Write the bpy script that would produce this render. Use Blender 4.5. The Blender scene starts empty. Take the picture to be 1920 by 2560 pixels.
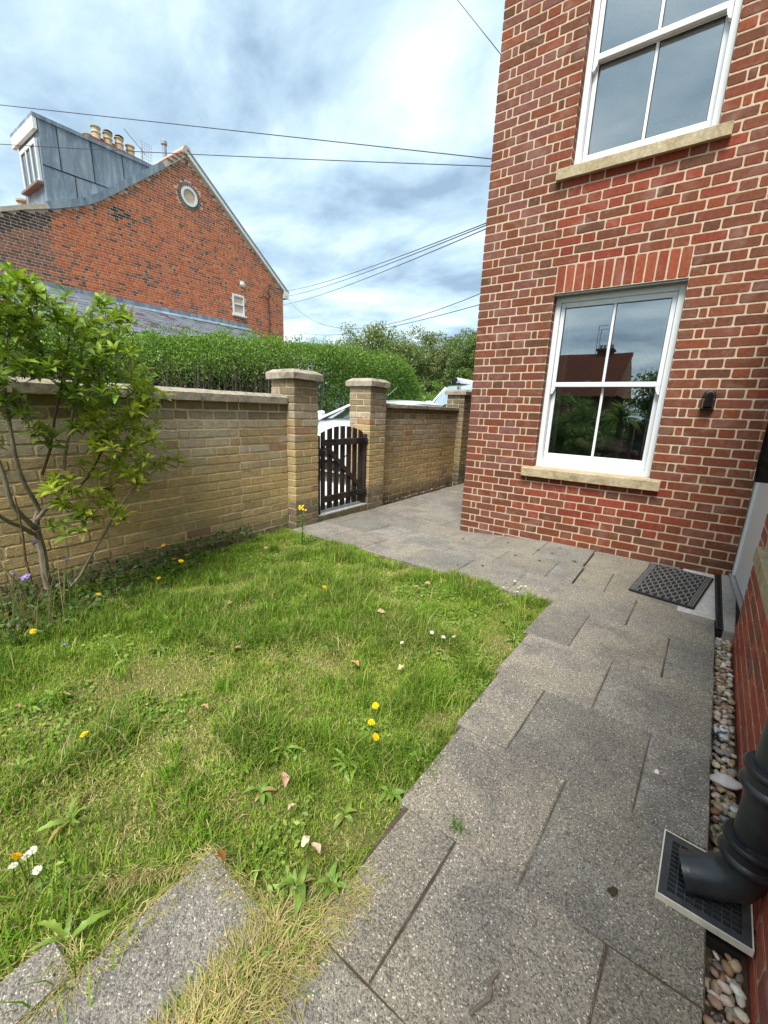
import bpy, bmesh, math, random
import numpy as np
from mathutils import Matrix, Vector
S = bpy.context.scene
C = S.collection
rnd = random.Random(7)
rng = np.random.default_rng(11)
R = math.radians

# ------------------------------------------------------------------ camera
F_PX = 1020.318
CAM = np.array([1.85516, -4.19970, 1.32287])
def _axes(a, b, c):
    fwd = np.array([math.sin(a)*math.cos(b), math.cos(a)*math.cos(b), math.sin(b)])
    right = np.array([math.cos(a), -math.sin(a), 0.0]); up = np.cross(right, fwd)
    return (math.cos(c)*right+math.sin(c)*up, -math.sin(c)*right+math.cos(c)*up, fwd)
AX_R, AX_U, AX_F = _axes(-0.608593, -0.2453995, 0.0374744)
cd = bpy.data.cameras.new('camera'); cam = bpy.data.objects.new('camera', cd); C.objects.link(cam)
cd.sensor_fit = 'HORIZONTAL'; cd.sensor_width = 36.0; cd.lens = F_PX/1920*36.0
cd.clip_start = 0.02; cd.clip_end = 3000
cam.matrix_world = Matrix(((AX_R[0], AX_U[0], -AX_F[0], CAM[0]), (AX_R[1], AX_U[1], -AX_F[1], CAM[1]),
                           (AX_R[2], AX_U[2], -AX_F[2], CAM[2]), (0, 0, 0, 1)))
S.camera = cam
S.render.resolution_x = 768; S.render.resolution_y = 1024
# survey helpers: where a sight line meets a plane of the place
def sight(x, y): return AX_F+AX_R*(x-960)/F_PX-AX_U*(y-1280)/F_PX
def on_z(x, y, Z=.1): d = sight(x, y); return CAM+d*((Z-CAM[2])/d[2])
def on_y(x, y, Y=0.): d = sight(x, y); return CAM+d*((Y-CAM[1])/d[1])
def on_x(x, y, X=0.): d = sight(x, y); return CAM+d*((X-CAM[0])/d[0])
def project(P):
    d = np.asarray(P, float)-CAM; z = d@AX_F; z = np.where(np.abs(z) < 1e-4, 1e-4, z)
    return 960+F_PX*(d@AX_R)/z, 1280-F_PX*(d@AX_U)/z, z

# ------------------------------------------------------------------ sky, sun, exposure
SUN_DIR = Vector((0.12, -0.52, 0.83)).normalized()      # towards the sun
sun_el = math.asin(SUN_DIR.z); sun_rot = math.atan2(SUN_DIR.x, SUN_DIR.y)
w = bpy.data.worlds.new('World'); S.world = w; w.use_nodes = True
nt = w.node_tree; nt.nodes.clear(); nn = nt.nodes.new; lk = nt.links.new
out = nn('ShaderNodeOutputWorld'); bg = nn('ShaderNodeBackground'); bg.inputs[1].default_value = 0.10
sky = nn('ShaderNodeTexSky'); sky.sky_type = 'NISHITA'; sky.sun_disc = False
sky.sun_elevation = sun_el; sky.sun_rotation = sun_rot; sky.air_density = 1.2; sky.dust_density = 2.0
tc = nn('ShaderNodeTexCoord'); sep = nn('ShaderNodeSeparateXYZ'); lk(tc.outputs['Generated'], sep.inputs[0])
mx = nn('ShaderNodeMath'); mx.operation = 'MAXIMUM'; lk(sep.outputs[2], mx.inputs[0]); mx.inputs[1].default_value = 0.0
ad = nn('ShaderNodeMath'); ad.operation = 'ADD'; lk(mx.outputs[0], ad.inputs[0]); ad.inputs[1].default_value = 0.16
dv = nn('ShaderNodeVectorMath'); dv.operation = 'DIVIDE'
cx = nn('ShaderNodeCombineXYZ')
for i in range(3): lk(ad.outputs[0], cx.inputs[i])
lk(tc.outputs['Generated'], dv.inputs[0]); lk(cx.outputs[0], dv.inputs[1])
mp = nn('ShaderNodeMapping'); lk(dv.outputs[0], mp.inputs[0])
mp.inputs['Location'].default_value = (2.9, 5.1, 0); mp.inputs['Rotation'].default_value = (0, 0, 0.5); mp.inputs['Scale'].default_value = (1.0, 1.35, 0)
n1 = nn('ShaderNodeTexNoise'); n1.inputs['Scale'].default_value = 2.1; n1.inputs['Detail'].default_value = 9; n1.inputs['Roughness'].default_value = 0.56; n1.inputs['Distortion'].default_value = 0.25
lk(mp.outputs[0], n1.inputs['Vector'])
n2 = nn('ShaderNodeTexNoise'); n2.inputs['Scale'].default_value = 0.55; n2.inputs['Detail'].default_value = 4; n2.inputs['Roughness'].default_value = 0.5
lk(mp.outputs[0], n2.inputs['Vector'])
mm = nn('ShaderNodeMath'); mm.operation = 'MULTIPLY_ADD'; lk(n2.outputs[0], mm.inputs[0]); mm.inputs[1].default_value = 0.62; 
m2 = nn('ShaderNodeMath'); m2.operation = 'MULTIPLY'; lk(n1.outputs[0], m2.inputs[0]); m2.inputs[1].default_value = 0.78; lk(m2.outputs[0], mm.inputs[2])
rp = nn('ShaderNodeValToRGB'); lk(mm.outputs[0], rp.inputs[0])
el = rp.color_ramp.elements; el[0].position = .54; el[0].color = (1.12, 1.60, 2.10, 1); el[1].position = .87; el[1].color = (3.7, 4.0, 4.1, 1)
for pos, col in ((.60, (1.50, 2.08, 2.60, 1)), (.68, (2.0, 2.65, 3.1, 1)), (.77, (2.7, 3.3, 3.6, 1))):
    e = el.new(pos); e.color = col
mixc = nn('ShaderNodeMix'); mixc.data_type = 'RGBA'; mixc.inputs[0].default_value = 0.93
lk(sky.outputs[0], mixc.inputs[6]); lk(rp.outputs[0], mixc.inputs[7])
lk(mixc.outputs[2], bg.inputs[0]); lk(bg.outputs[0], out.inputs[0])

sl = bpy.data.lights.new('sun', 'SUN'); sl.energy = 2.1; sl.angle = R(28); sl.color = (1.0, .965, .91)
so = bpy.data.objects.new('sun', sl); C.objects.link(so)
so.rotation_euler = SUN_DIR.to_track_quat('Z', 'Y').to_euler(); so.location = (6, -14, 18)
vs = S.view_settings; vs.view_transform = 'Standard'; vs.look = 'None'; vs.gamma = 1; vs.use_curve_mapping = False
vs.exposure = 1.75
S.render.engine = 'CYCLES'
S.cycles.max_bounces = 8; S.cycles.transparent_max_bounces = 12; S.cycles.caustics_reflective = False; S.cycles.caustics_refractive = False

# ------------------------------------------------------------------ object helpers
WL = {}
def wl(o): return WL.get(o.name, Vector((0, 0, 0)))
def attach(o, parent):
    if parent is not None:
        o.parent = parent; o.matrix_parent_inverse = Matrix.Translation(-wl(parent))
def tag(o, label=None, cat=None, group=None, kind=None):
    if label: o['label'] = label
    if cat: o['category'] = cat
    if group: o['group'] = group
    if kind: o['kind'] = kind
    return o
def thing(name, loc, label, cat, group=None):
    o = bpy.data.objects.new(name, None); C.objects.link(o); o.location = loc; o.empty_display_size = .1
    WL[o.name] = Vector(loc); return tag(o, label, cat, group)
def link(name, me, parent=None, mw=None, mat=None):
    o = bpy.data.objects.new(name, me); C.objects.link(o)
    if mw is not None: o.matrix_world = mw
    if mat is not None and not me.materials: me.materials.append(mat)
    attach(o, parent); 
    return o
def np_mesh(name, V, faces, mat=None, col=None, smooth=False):
    """faces: int array (n,k) or list of tuples"""
    me = bpy.data.meshes.new(name)
    if isinstance(faces, np.ndarray):
        n, k = faces.shape
        me.vertices.add(len(V)); me.vertices.foreach_set('co', np.asarray(V, np.float32).ravel())
        me.loops.add(n*k); me.loops.foreach_set('vertex_index', faces.astype(np.int32).ravel())
        me.polygons.add(n); me.polygons.foreach_set('loop_start', np.arange(0, n*k, k, dtype=np.int32))
        me.update(calc_edges=True)
    else:
        me.from_pydata([tuple(v) for v in V], [], [tuple(f) for f in faces]); me.update()
    if col is not None:
        a = me.color_attributes.new('tint', 'FLOAT_COLOR', 'POINT')
        c4 = np.ones((len(V), 4), np.float32); c4[:, :3] = col
        a.data.foreach_set('color', c4.ravel())
    if smooth: me.polygons.foreach_set('use_smooth', np.ones(len(me.polygons), bool))
    if mat: me.materials.append(mat)
    return me
class MB:
    def __init__(s): s.v = []; s.f = []; s.c = []; s.tint = None
    def add(s, vs, fs):
        b = len(s.v); s.v += [tuple(map(float, v)) for v in vs]; s.f += [tuple(i+b for i in f) for f in fs]
        if s.tint is not None: s.c += [s.tint]*len(vs)
        return s
    def box(s, x0, x1, y0, y1, z0, z1):
        return s.add([(x0, y0, z0), (x1, y0, z0), (x1, y1, z0), (x0, y1, z0), (x0, y0, z1), (x1, y0, z1), (x1, y1, z1), (x0, y1, z1)],
                     [(0, 3, 2, 1), (4, 5, 6, 7), (0, 1, 5, 4), (1, 2, 6, 5), (2, 3, 7, 6), (3, 0, 4, 7)])
    def hull8(s, vs): return s.add(vs, [(0, 3, 2, 1), (4, 5, 6, 7), (0, 1, 5, 4), (1, 2, 6, 5), (2, 3, 7, 6), (3, 0, 4, 7)])
    def rings(s, rings, caps=True, closed=True):
        n = len(rings[0]); V = [p for r in rings for p in r]; Fc = []
        for i in range(len(rings)-1):
            for j in range(n if closed else n-1):
                a = i*n+j; b = i*n+(j+1) % n; Fc.append((a, b, b+n, a+n))
        if caps: Fc.append(tuple(range(n-1, -1, -1))); Fc.append(tuple(range((len(rings)-1)*n, len(rings)*n)))
        return s.add(V, Fc)
    def prism(s, poly, ext):
        ext = Vector(ext); a = [Vector(p) for p in poly]
        return s.rings([a, [p+ext for p in a]])
    def tube(s, pts, rad, seg=8, caps=True):
        pts = [Vector(p) for p in pts]; n = len(pts)
        rad = [rad]*n if isinstance(rad, (int, float)) else rad
        t0 = (pts[1]-pts[0]).normalized(); ref = Vector((0, 0, 1)) if abs(t0.z) < .9 else Vector((1, 0, 0))
        u = t0.cross(ref).normalized(); rr = []
        for i, p in enumerate(pts):
            t = (pts[min(i+1, n-1)]-pts[max(i-1, 0)]).normalized()
            u = (u-t*u.dot(t)).normalized(); v = t.cross(u)
            rr.append([p+(u*math.cos(2*math.pi*k/seg)+v*math.sin(2*math.pi*k/seg))*rad[i] for k in range(seg)])
        return s.rings(rr, caps)
    def lathe(s, prof, origin=(0, 0, 0), seg=20, axis='Z'):
        o = Vector(origin); rr = []
        for r, h in prof:
            ring = []
            for k in range(seg):
                a = 2*math.pi*k/seg; x, y = r*math.cos(a), r*math.sin(a)
                ring.append(o+(Vector((x, y, h)) if axis == 'Z' else Vector((h, x, y)) if axis == 'X' else Vector((x, h, y))))
            rr.append(ring)
        return s.rings(rr)
    def mesh(s, name, mat, smooth=False, bevel=0, seg=2):
        me = np_mesh(name, s.v, s.f, None, np.array(s.c) if s.c else None)
        bm = bmesh.new(); bm.from_mesh(me)
        bmesh.ops.recalc_face_normals(bm, faces=bm.faces)
        if bevel:
            es = [e for e in bm.edges if len(e.link_faces) == 2 and e.calc_face_angle(0) > .6]
            bmesh.ops.bevel(bm, geom=es, offset=bevel, segments=seg, affect='EDGES', profile=.6, clamp_overlap=True)
        bm.to_mesh(me); bm.free()
        if smooth: 
            me.polygons.foreach_set('use_smooth', np.ones(len(me.polygons), bool))
            try: me.set_sharp_from_angle(angle=R(40))
            except Exception: pass
        me.materials.append(mat); return me
    def build(s, name, mat, parent=None, smooth=False, bevel=0, seg=2, label=None):
        o = link(name, s.mesh(name, mat, smooth, bevel, seg), parent)
        if label: o['label'] = label
        return o

# ------------------------------------------------------------------ materials
class NG:
    def __init__(s, name):
        s.m = bpy.data.materials.new(name); s.m.use_nodes = True; s.t = s.m.node_tree; s.n = s.t.nodes
        s.b = s.n['Principled BSDF']; s.o = s.n['Material Output']; s._pos = None
    def new(s, t, **kw):
        x = s.n.new(t)
        for k, v in kw.items():
            if k.startswith('i_'): s.set(x.inputs[k[2:].replace('_', ' ')], v)
            else: setattr(x, k, v)
        return x
    def set(s, inp, v):
        if hasattr(v, 'is_output') or isinstance(v, bpy.types.NodeSocket): s.t.links.new(v, inp)
        else: inp.default_value = v
    def pos(s):
        if s._pos is None: s._pos = s.n.new('ShaderNodeNewGeometry').outputs['Position']
        return s._pos
    def noise(s, scale, detail=3, rough=.5, dist=0, vec=None, out=0):
        x = s.new('ShaderNodeTexNoise'); s.set(x.inputs['Vector'], vec or s.pos())
        x.inputs['Scale'].default_value = scale; x.inputs['Detail'].default_value = detail; x.inputs['Roughness'].default_value = rough; x.inputs['Distortion'].default_value = dist
        return x.outputs[out]
    def vor(s, scale, feature='F1', out='Distance', vec=None, rand=1):
        x = s.new('ShaderNodeTexVoronoi', feature=feature); s.set(x.inputs['Vector'], vec or s.pos()); x.inputs['Scale'].default_value = scale
        x.inputs['Randomness'].default_value = rand
        return x.outputs[out]
    def scaled(s, sc):
        x = s.new('ShaderNodeMapping'); s.set(x.inputs['Vector'], s.pos()); x.inputs['Scale'].default_value = sc; return x.outputs[0]
    def ramp(s, fac, *stops, interp='LINEAR'):
        x = s.new('ShaderNodeValToRGB'); s.set(x.inputs[0], fac); e = x.color_ramp.elements; x.color_ramp.interpolation = interp
        stops = [(p, c if hasattr(c, '__len__') else (c, c, c)) for p, c in stops]
        e[0].position = stops[0][0]; e[0].color = (*stops[0][1][:3], 1); e[1].position = stops[-1][0]; e[1].color = (*stops[-1][1][:3], 1)
        for p, c in stops[1:-1]: k = e.new(p); k.color = (*c[:3], 1)
        return x.outputs[0]
    def mix(s, f, a, b, mode='MIX'):
        x = s.new('ShaderNodeMix', data_type='RGBA', blend_type=mode, clamp_factor=True)
        for i, v in ((0, f), (6, a), (7, b)):
            if not isinstance(v, (int, float)) and not isinstance(v, bpy.types.NodeSocket): v = (*v[:3], 1)
            s.set(x.inputs[i], v)
        return x.outputs[2]
    def math(s, op, a, b=0, c=None):
        x = s.new('ShaderNodeMath', operation=op); s.set(x.inputs[0], a); s.set(x.inputs[1], b)
        if c is not None: s.set(x.inputs[2], c)
        return x.outputs[0]
    def bump(s, h, strength=.3, dist=.005, normal=None):
        x = s.new('ShaderNodeBump'); s.set(x.inputs['Height'], h); x.inputs['Strength'].default_value = strength; x.inputs['Distance'].default_value = dist
        if normal is not None: s.set(x.inputs['Normal'], normal)
        return x.outputs[0]
    def obj_color(s): return s.n.new('ShaderNodeObjectInfo').outputs['Color']
    def obj_rand(s): return s.n.new('ShaderNodeObjectInfo').outputs['Random']
    def attr(s, n='tint'): x = s.n.new('ShaderNodeAttribute'); x.attribute_name = n; return x.outputs['Color']
    def done(s, col=None, rough=.8, normal=None, spec=.3, metal=0):
        if col is not None: s.set(s.b.inputs['Base Color'], col if isinstance(col, bpy.types.NodeSocket) else (*col[:3], 1))
        s.set(s.b.inputs['Roughness'], rough); s.b.inputs['Specular IOR Level'].default_value = spec; s.b.inputs['Metallic'].default_value = metal
        if normal is not None: s.set(s.b.inputs['Normal'], normal)
        return s.m

def brick_mat(name, src, bscale=1.0, bloom=(.30, .20, .17), bloom_amt=.35, bump=.5):
    g = NG(name); base = g.obj_color() if src == 'obj' else g.attr()
    n = g.noise(38, 5, .65); n2 = g.noise(6, 4, .6, .6); n3 = g.noise(260, 3, .6)
    c = g.mix(1, base, g.ramp(n, (.3, .72), (.7, 1.22)), 'MULTIPLY')
    c = g.mix(g.ramp(n2, (.52, 0), (.72, bloom_amt)), c, bloom)
    c = g.mix(g.ramp(n3, (.64, 0), (.72, .5)), c, (.05, .035, .03))
    h = g.math('ADD', g.math('MULTIPLY', n3, .35), g.noise(55, 4, .7, 1.2))
    return g.done(c, .88, g.bump(h, bump*bscale, .004), .2)
M = {}
M['brick_o'] = brick_mat('red brick', 'obj'); M['brick_a'] = brick_mat('red brick far', 'attr')
def buff_mat(name, src):
    g = NG(name); base = g.obj_color() if src == 'obj' else g.attr()
    n = g.noise(30, 5, .65); n2 = g.noise(4.5, 4, .6, .6); n3 = g.noise(240, 3, .6)
    sc = g.scaled((14, 14, 40)); cr = g.noise(1.6, 4, .6, 2.6, vec=sc)
    c = g.mix(1, base, g.ramp(n, (.3, .78), (.7, 1.2)), 'MULTIPLY')
    c = g.mix(g.ramp(n2, (.5, 0), (.72, .45)), c, (.34, .29, .22))
    c = g.mix(g.ramp(n3, (.62, 0), (.72, .5)), c, (.10, .075, .045))
    h = g.math('ADD', g.math('MULTIPLY', n3, .25), g.math('MULTIPLY', cr, 2.2))
    return g.done(c, .9, g.bump(h, .75, .008), .15)
M['buff_o'] = buff_mat('buff brick', 'obj'); M['buff_a'] = buff_mat('buff brick far', 'attr')
def mortar_mat(name, c1, c2):
    g = NG(name); n = g.noise(60, 5, .7); n2 = g.noise(5, 3, .6)
    c = g.mix(g.ramp(n2, (.35, 0), (.65, 1)), c1, c2); c = g.mix(1, c, g.ramp(n, (.3, .8), (.7, 1.15)), 'MULTIPLY')
    return g.done(c, .95, g.bump(g.noise(220, 4, .7), .5, .003), .1)
M['mortar'] = mortar_mat('sand mortar', (.45, .345, .235), (.52, .41, .295))
M['mortar_buff'] = mortar_mat('buff mortar', (.52, .42, .25), (.64, .52, .32))
M['mortar_far'] = mortar_mat('pale mortar', (.60, .47, .37), (.54, .40, .30))
def slab_mat():
    g = NG('exposed aggregate slab'); ob = g.obj_color()
    cell = g.new('ShaderNodeTexVoronoi'); g.set(cell.inputs['Vector'], g.pos()); cell.inputs['Scale'].default_value = 290
    sepc = g.new('ShaderNodeSeparateColor'); g.set(sepc.inputs[0], cell.outputs['Color'])
    sp = g.ramp(sepc.outputs[0], (.0, (.095, .092, .086)), (.22, (.165, .158, .144)), (.55, (.245, .231, .204)), (.85, (.30, .28, .245)), (.965, (.37, .345, .30)), (.99, (.66, .62, .55)))
    big = g.noise(4.2, 5, .62, .5); mid = g.noise(16, 4, .6)
    c = g.mix(1, sp, g.mix(1, ob, (.90, .885, .845), 'MULTIPLY'), 'MULTIPLY')
    c = g.mix(g.ramp(big, (.44, 0), (.60, .7)), c, g.mix(1, sp, (.58, .57, .58), 'MULTIPLY')); c = g.mix(g.ramp(g.noise(1.7, 3, .5), (.5, 0), (.62, .35)), c, g.mix(1, sp, (1.18, 1.10, .92), 'MULTIPLY'))
    c = g.mix(g.ramp(mid, (.55, 0), (.75, .22)), c, (.27, .245, .20))
    c = g.mix(g.ramp(g.noise(23, 3, .5), (.68, 0), (.74, .6)), c, (.06, .06, .055))
    h = g.math('ADD', g.math('MULTIPLY', cell.outputs['Distance'], -1.0), g.math('MULTIPLY', g.noise(420, 3, .6), .6))
    return g.done(c, .92, g.bump(h, .55, .004), .2)
M['slab'] = slab_mat()
def simple(name, col, rough=.6, spec=.3, metal=0, nscale=30, amt=.15, bump=.15, bdist=.003, var=None):
    g = NG(name); n = g.noise(nscale, 5, .6)
    c = g.mix(1, col, g.ramp(n, (.3, 1-amt), (.7, 1+amt)), 'MULTIPLY')
    if var: c = g.mix(g.ramp(g.noise(nscale*.2, 5, .65, .5), (.42, 0), (.62, 1)), c, var)
    return g.done(c, rough, g.bump(g.noise(nscale*5, 4, .6), bump, bdist), spec, metal)
def stone_mat(name, c1, c2, dark, dk=.5):
    g = NG(name); n = g.noise(9, 6, .7, .4); n2 = g.noise(45, 5, .7); n3 = g.noise(180, 4, .6); n4 = g.noise(5, 5, .65, .8)
    c = g.mix(g.ramp(n, (.35, 0), (.65, 1)), c1, c2); c = g.mix(1, c, g.ramp(n2, (.3, .72), (.7, 1.2)), 'MULTIPLY')
    c = g.mix(g.ramp(n4, (.52, 0), (.66, dk)), c, dark); c = g.mix(g.ramp(n3, (.6, 0), (.7, .55)), c, (.09, .08, .06))
    return g.done(c, .92, g.bump(g.math('ADD', n2, g.math('MULTIPLY', n3, .6)), .6, .005), .15)
M['sill'] = stone_mat('sandstone sill', (.36, .28, .16), (.44, .37, .25), (.16, .14, .085), .55)
M['coping'] = stone_mat('weathered coping', (.38, .34, .27), (.30, .25, .18), (.075, .07, .055), .75)
M['pvc'] = simple('white upvc', (.68, .70, .71), .32, .45, 0, 8, .025, .02)
M['pvc_dirty'] = simple('white painted timber', (.74, .74, .72), .45, .4, 0, 14, .08, .05)
M['gasket'] = simple('black gasket', (.012, .012, .012), .6)
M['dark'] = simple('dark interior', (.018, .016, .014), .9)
M['black_metal'] = simple('black painted iron', (.012, .015, .019), .33, .5, 0, 25, .35, .25, .002, (.028, .031, .034))
M['black_gloss'] = simple('black gloss', (.008, .008, .009), .04, .7, 0, 10, .1, 0)
M['black_plastic'] = simple('black plastic', (.012, .013, .015), .35, .5, 0, 40, .2, .1)
M['rubber'] = simple('rubber mat', (.018, .018, .019), .7, .3, 0, 60, .4, .3)
M['rubber_rib'] = simple('worn rubber rib', (.17, .17, .165), .75, .3, 0, 45, .35, .2)
M['grate'] = simple('grey plastic grate', (.042, .046, .05), .5, .4, 0, 40, .3, .2)
M['cream'] = simple('cream plastic rim', (.62, .58, .48), .5, .4, 0, 30, .15, .1)
M['concrete'] = stone_mat('plain concrete', (.36, .35, .33), (.30, .285, .25), (.17, .16, .14), .4)
M['concrete_pale'] = stone_mat('pale concrete', (.50, .49, .48), (.42, .41, .39), (.3, .29, .27), .3)
M['lead'] = None
def lead_mat():
    g = NG('weathered lead'); n = g.noise(1.6, 5, .62, .7, vec=g.scaled((3.2, 3.2, .55))); n2 = g.noise(26, 4, .6)
    c = g.ramp(n, (.3, (.115, .15, .195)), (.5, (.19, .235, .285)), (.66, (.30, .345, .385)), (.8, (.40, .43, .45)))
    c = g.mix(1, c, g.ramp(n2, (.3, .85), (.7, 1.12)), 'MULTIPLY')
    return g.done(c, .55, g.bump(g.noise(7, 3, .6), .25, .02), .4)
M['lead'] = lead_mat()
def slate_mat():
    g = NG('roof slate'); ob = g.obj_color(); n = g.noise(14, 4, .6)
    c = g.mix(1, ob, g.ramp(n, (.3, .8), (.7, 1.25)), 'MULTIPLY'); return g.done(c, .6, g.bump(g.noise(60, 4, .6), .3, .003), .4)
M['slate'] = slate_mat()
def timber_mat():
    g = NG('dark stained timber'); v = g.scaled((55, 55, 3.2)); n = g.noise(1, 5, .65, .6, vec=v); n2 = g.noise(5, 4, .6)
    c = g.ramp(n, (.3, (.016, .012, .009)), (.55, (.045, .034, .026)), (.75, (.10, .08, .064)))
    c = g.mix(g.ramp(n2, (.5, 0), (.7, .5)), c, (.085, .068, .056)); return g.done(c, .75, g.bump(n, .5, .003), .25)
M['timber'] = timber_mat()
M['timber_black'] = simple('black stained rail', (.017, .012, .011), .7, .3, 0, 30, .5, .4, .003, (.05, .036, .03))
M['bark'] = stone_mat('shrub bark', (.24, .20, .145), (.32, .28, .215), (.10, .085, .06), .5)
M['twig'] = simple('brown twig', (.105, .068, .042), .8, .2, 0, 60, .35, .4)
M['twig_grey'] = simple('grey twig', (.16, .135, .115), .85, .2, 0, 120, .3, .4)
M['trunk'] = simple('tree bark', (.08, .065, .05), .9, .2, 0, 20, .4, .6)
def leaf_mat(name, src, trans=.35, rough=.45, spec=.35, nscale=30):
    g = NG(name); base = g.attr() if src == 'attr' else g.obj_color() if src == 'obj' else (*src, 1)
    c = g.mix(1, base, g.ramp(g.noise(nscale, 3, .6), (.3, .8), (.7, 1.2)), 'MULTIPLY')
    g.done(c, rough, None, spec)
    tr = g.new('ShaderNodeBsdfTranslucent'); g.set(tr.inputs[0], g.mix(1, c, (1.15, 1.25, .5), 'MULTIPLY'))
    mxs = g.new('ShaderNodeMixShader'); mxs.inputs[0].default_value = trans
    g.t.links.new(g.b.outputs[0], mxs.inputs[1]); g.t.links.new(tr.outputs[0], mxs.inputs[2]); g.t.links.new(mxs.outputs[0], g.o.inputs[0])
    return g.m
M['leaf_a'] = leaf_mat('leaf', 'attr'); M['leaf_o'] = leaf_mat('leaf single', 'obj')
M['grass'] = leaf_mat('grass blade', 'attr', .3, .6, .15, 8)
M['petal'] = leaf_mat('petal', 'obj', .3, .6, .15, 60)
M['dry_leaf'] = leaf_mat('dry leaf', 'obj', .15, .75, .15, 40)
def soil_mat():
    g = NG('thatch and soil'); n = g.noise(3.0, 5, .6, .4); n2 = g.noise(70, 5, .7); n3 = g.noise(9, 4, .6)
    c = g.ramp(n2, (.3, (.045, .062, .014)), (.5, (.105, .125, .03)), (.7, (.20, .20, .062)))
    c = g.mix(g.ramp(n, (.45, 0), (.66, .75)), c, g.ramp(n2, (.35, (.12, .10, .04)), (.65, (.30, .255, .115))))
    c = g.mix(g.ramp(n3, (.56, 0), (.7, .5)), c, (.07, .07, .02))
    return g.done(c, .95, g.bump(g.noise(120, 5, .7), .9, .012), .1)
M['soil'] = soil_mat()
M['earth'] = stone_mat('garden earth', (.075, .058, .04), (.11, .085, .06), (.04, .032, .022), .5)
def glass_mat(name, lo, hi, tint=(.92, .95, .94)):
    g = NG(name); g.n.remove(g.b)
    lw = g.new('ShaderNodeLayerWeight'); lw.inputs['Blend'].default_value = .35
    fac = g.math('MULTIPLY_ADD', lw.outputs['Fresnel'], hi-lo, lo)
    gl = g.new('ShaderNodeBsdfGlossy'); gl.inputs['Roughness'].default_value = .0; gl.inputs['Color'].default_value = (.93, .97, 1, 1)
    g.set(gl.inputs['Normal'], g.bump(g.noise(1.7, 2, .5), .02, .02))
    tr = g.new('ShaderNodeBsdfTransparent'); tr.inputs[0].default_value = (*tint, 1)
    mxs = g.new('ShaderNodeMixShader'); g.set(mxs.inputs[0], fac)
    g.t.links.new(tr.outputs[0], mxs.inputs[1]); g.t.links.new(gl.outputs[0], mxs.inputs[2]); g.t.links.new(mxs.outputs[0], g.o.inputs[0])
    return g.m
M['glass'] = glass_mat('window glass', .20, .98)
M['car_glass'] = glass_mat('car glass', .25, .9, (.35, .4, .4))
def car_mat(name, col):
    g = NG(name); g.done(col, .28, None, .5); g.b.inputs['Coat Weight'].default_value = .8; g.b.inputs['Coat Roughness'].default_value = .05; return g.m
M['car'] = car_mat('white car paint', (.74, .77, .80)); M['van'] = car_mat('silver car paint', (.62, .65, .68))
M['tyre'] = simple('tyre', (.02, .02, .02), .8); M['alloy'] = simple('alloy rim', (.45, .46, .47), .35, .5, .6)
M['lamp'] = simple('lamp lens', (.7, .72, .74), .1, .6)
M['cable'] = simple('grey-black cable', (.05, .052, .056), .6)
M['terracotta'] = simple('buff clay', (.48, .40, .25), .8, .2, 0, 20, .2, .2, .005, (.40, .33, .21))
M['tile'] = simple('clay roof tile', (.33, .13, .085), .85, .2, 0, 12, .25, .3, .005, (.24, .12, .09))
M['verge'] = simple('verge mortar', (.46, .40, .32), .9, .2, 0, 15, .2, .3)
M['zinc'] = simple('grey flue', (.30, .32, .35), .45, .4, .3)
def pebble_mat():
    g = NG('pebble'); c = g.mix(1, g.obj_color(), g.ramp(g.noise(90, 4, .65, .5), (.3, .7), (.7, 1.25)), 'MULTIPLY')
    return g.done(c, .55, g.bump(g.noise(200, 3, .6), .2, .002), .4)
M['pebble'] = pebble_mat()
def pebble_attr():
    g = NG('pebble bed'); c = g.mix(1, g.attr(), g.ramp(g.noise(90, 4, .65, .5), (.3, .7), (.7, 1.25)), 'MULTIPLY')
    return g.done(c, .6, g.bump(g.noise(200, 3, .6), .2, .002), .35)
M['pebble_a'] = pebble_attr()
def flint_mat():
    g = NG('flint'); n = g.noise(32, 5, .6, .8)
    c = g.ramp(n, (.38, (.03, .032, .036)), (.47, (.14, .14, .145)), (.52, (.55, .56, .56)), (.7, (.72, .72, .70)))
    return g.done(c, .5, g.bump(g.noise(60, 4, .6), .5, .006), .4)
M['flint'] = flint_mat()
M['shell'] = simple('chalky flake', (.70, .67, .62), .6, .3, 0, 50, .15, .5, .004, (.55, .53, .50))
M['moss'] = leaf_mat('moss', (.085, .095, .02), .1, .9, .1, 120)
M['moss_dark'] = simple('dark crumb', (.045, .035, .02), .95)
M['road'] = simple('tarmac', (.075, .075, .075), .9, .2, 0, 60, .25, .4)
M['drive'] = simple('pale concrete drive', (.70, .68, .64), .9, .2, 0, 25, .15, .3)
M['field'] = simple('far grass', (.075, .11, .028), .95, .1, 0, 4, .3, .3)

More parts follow.
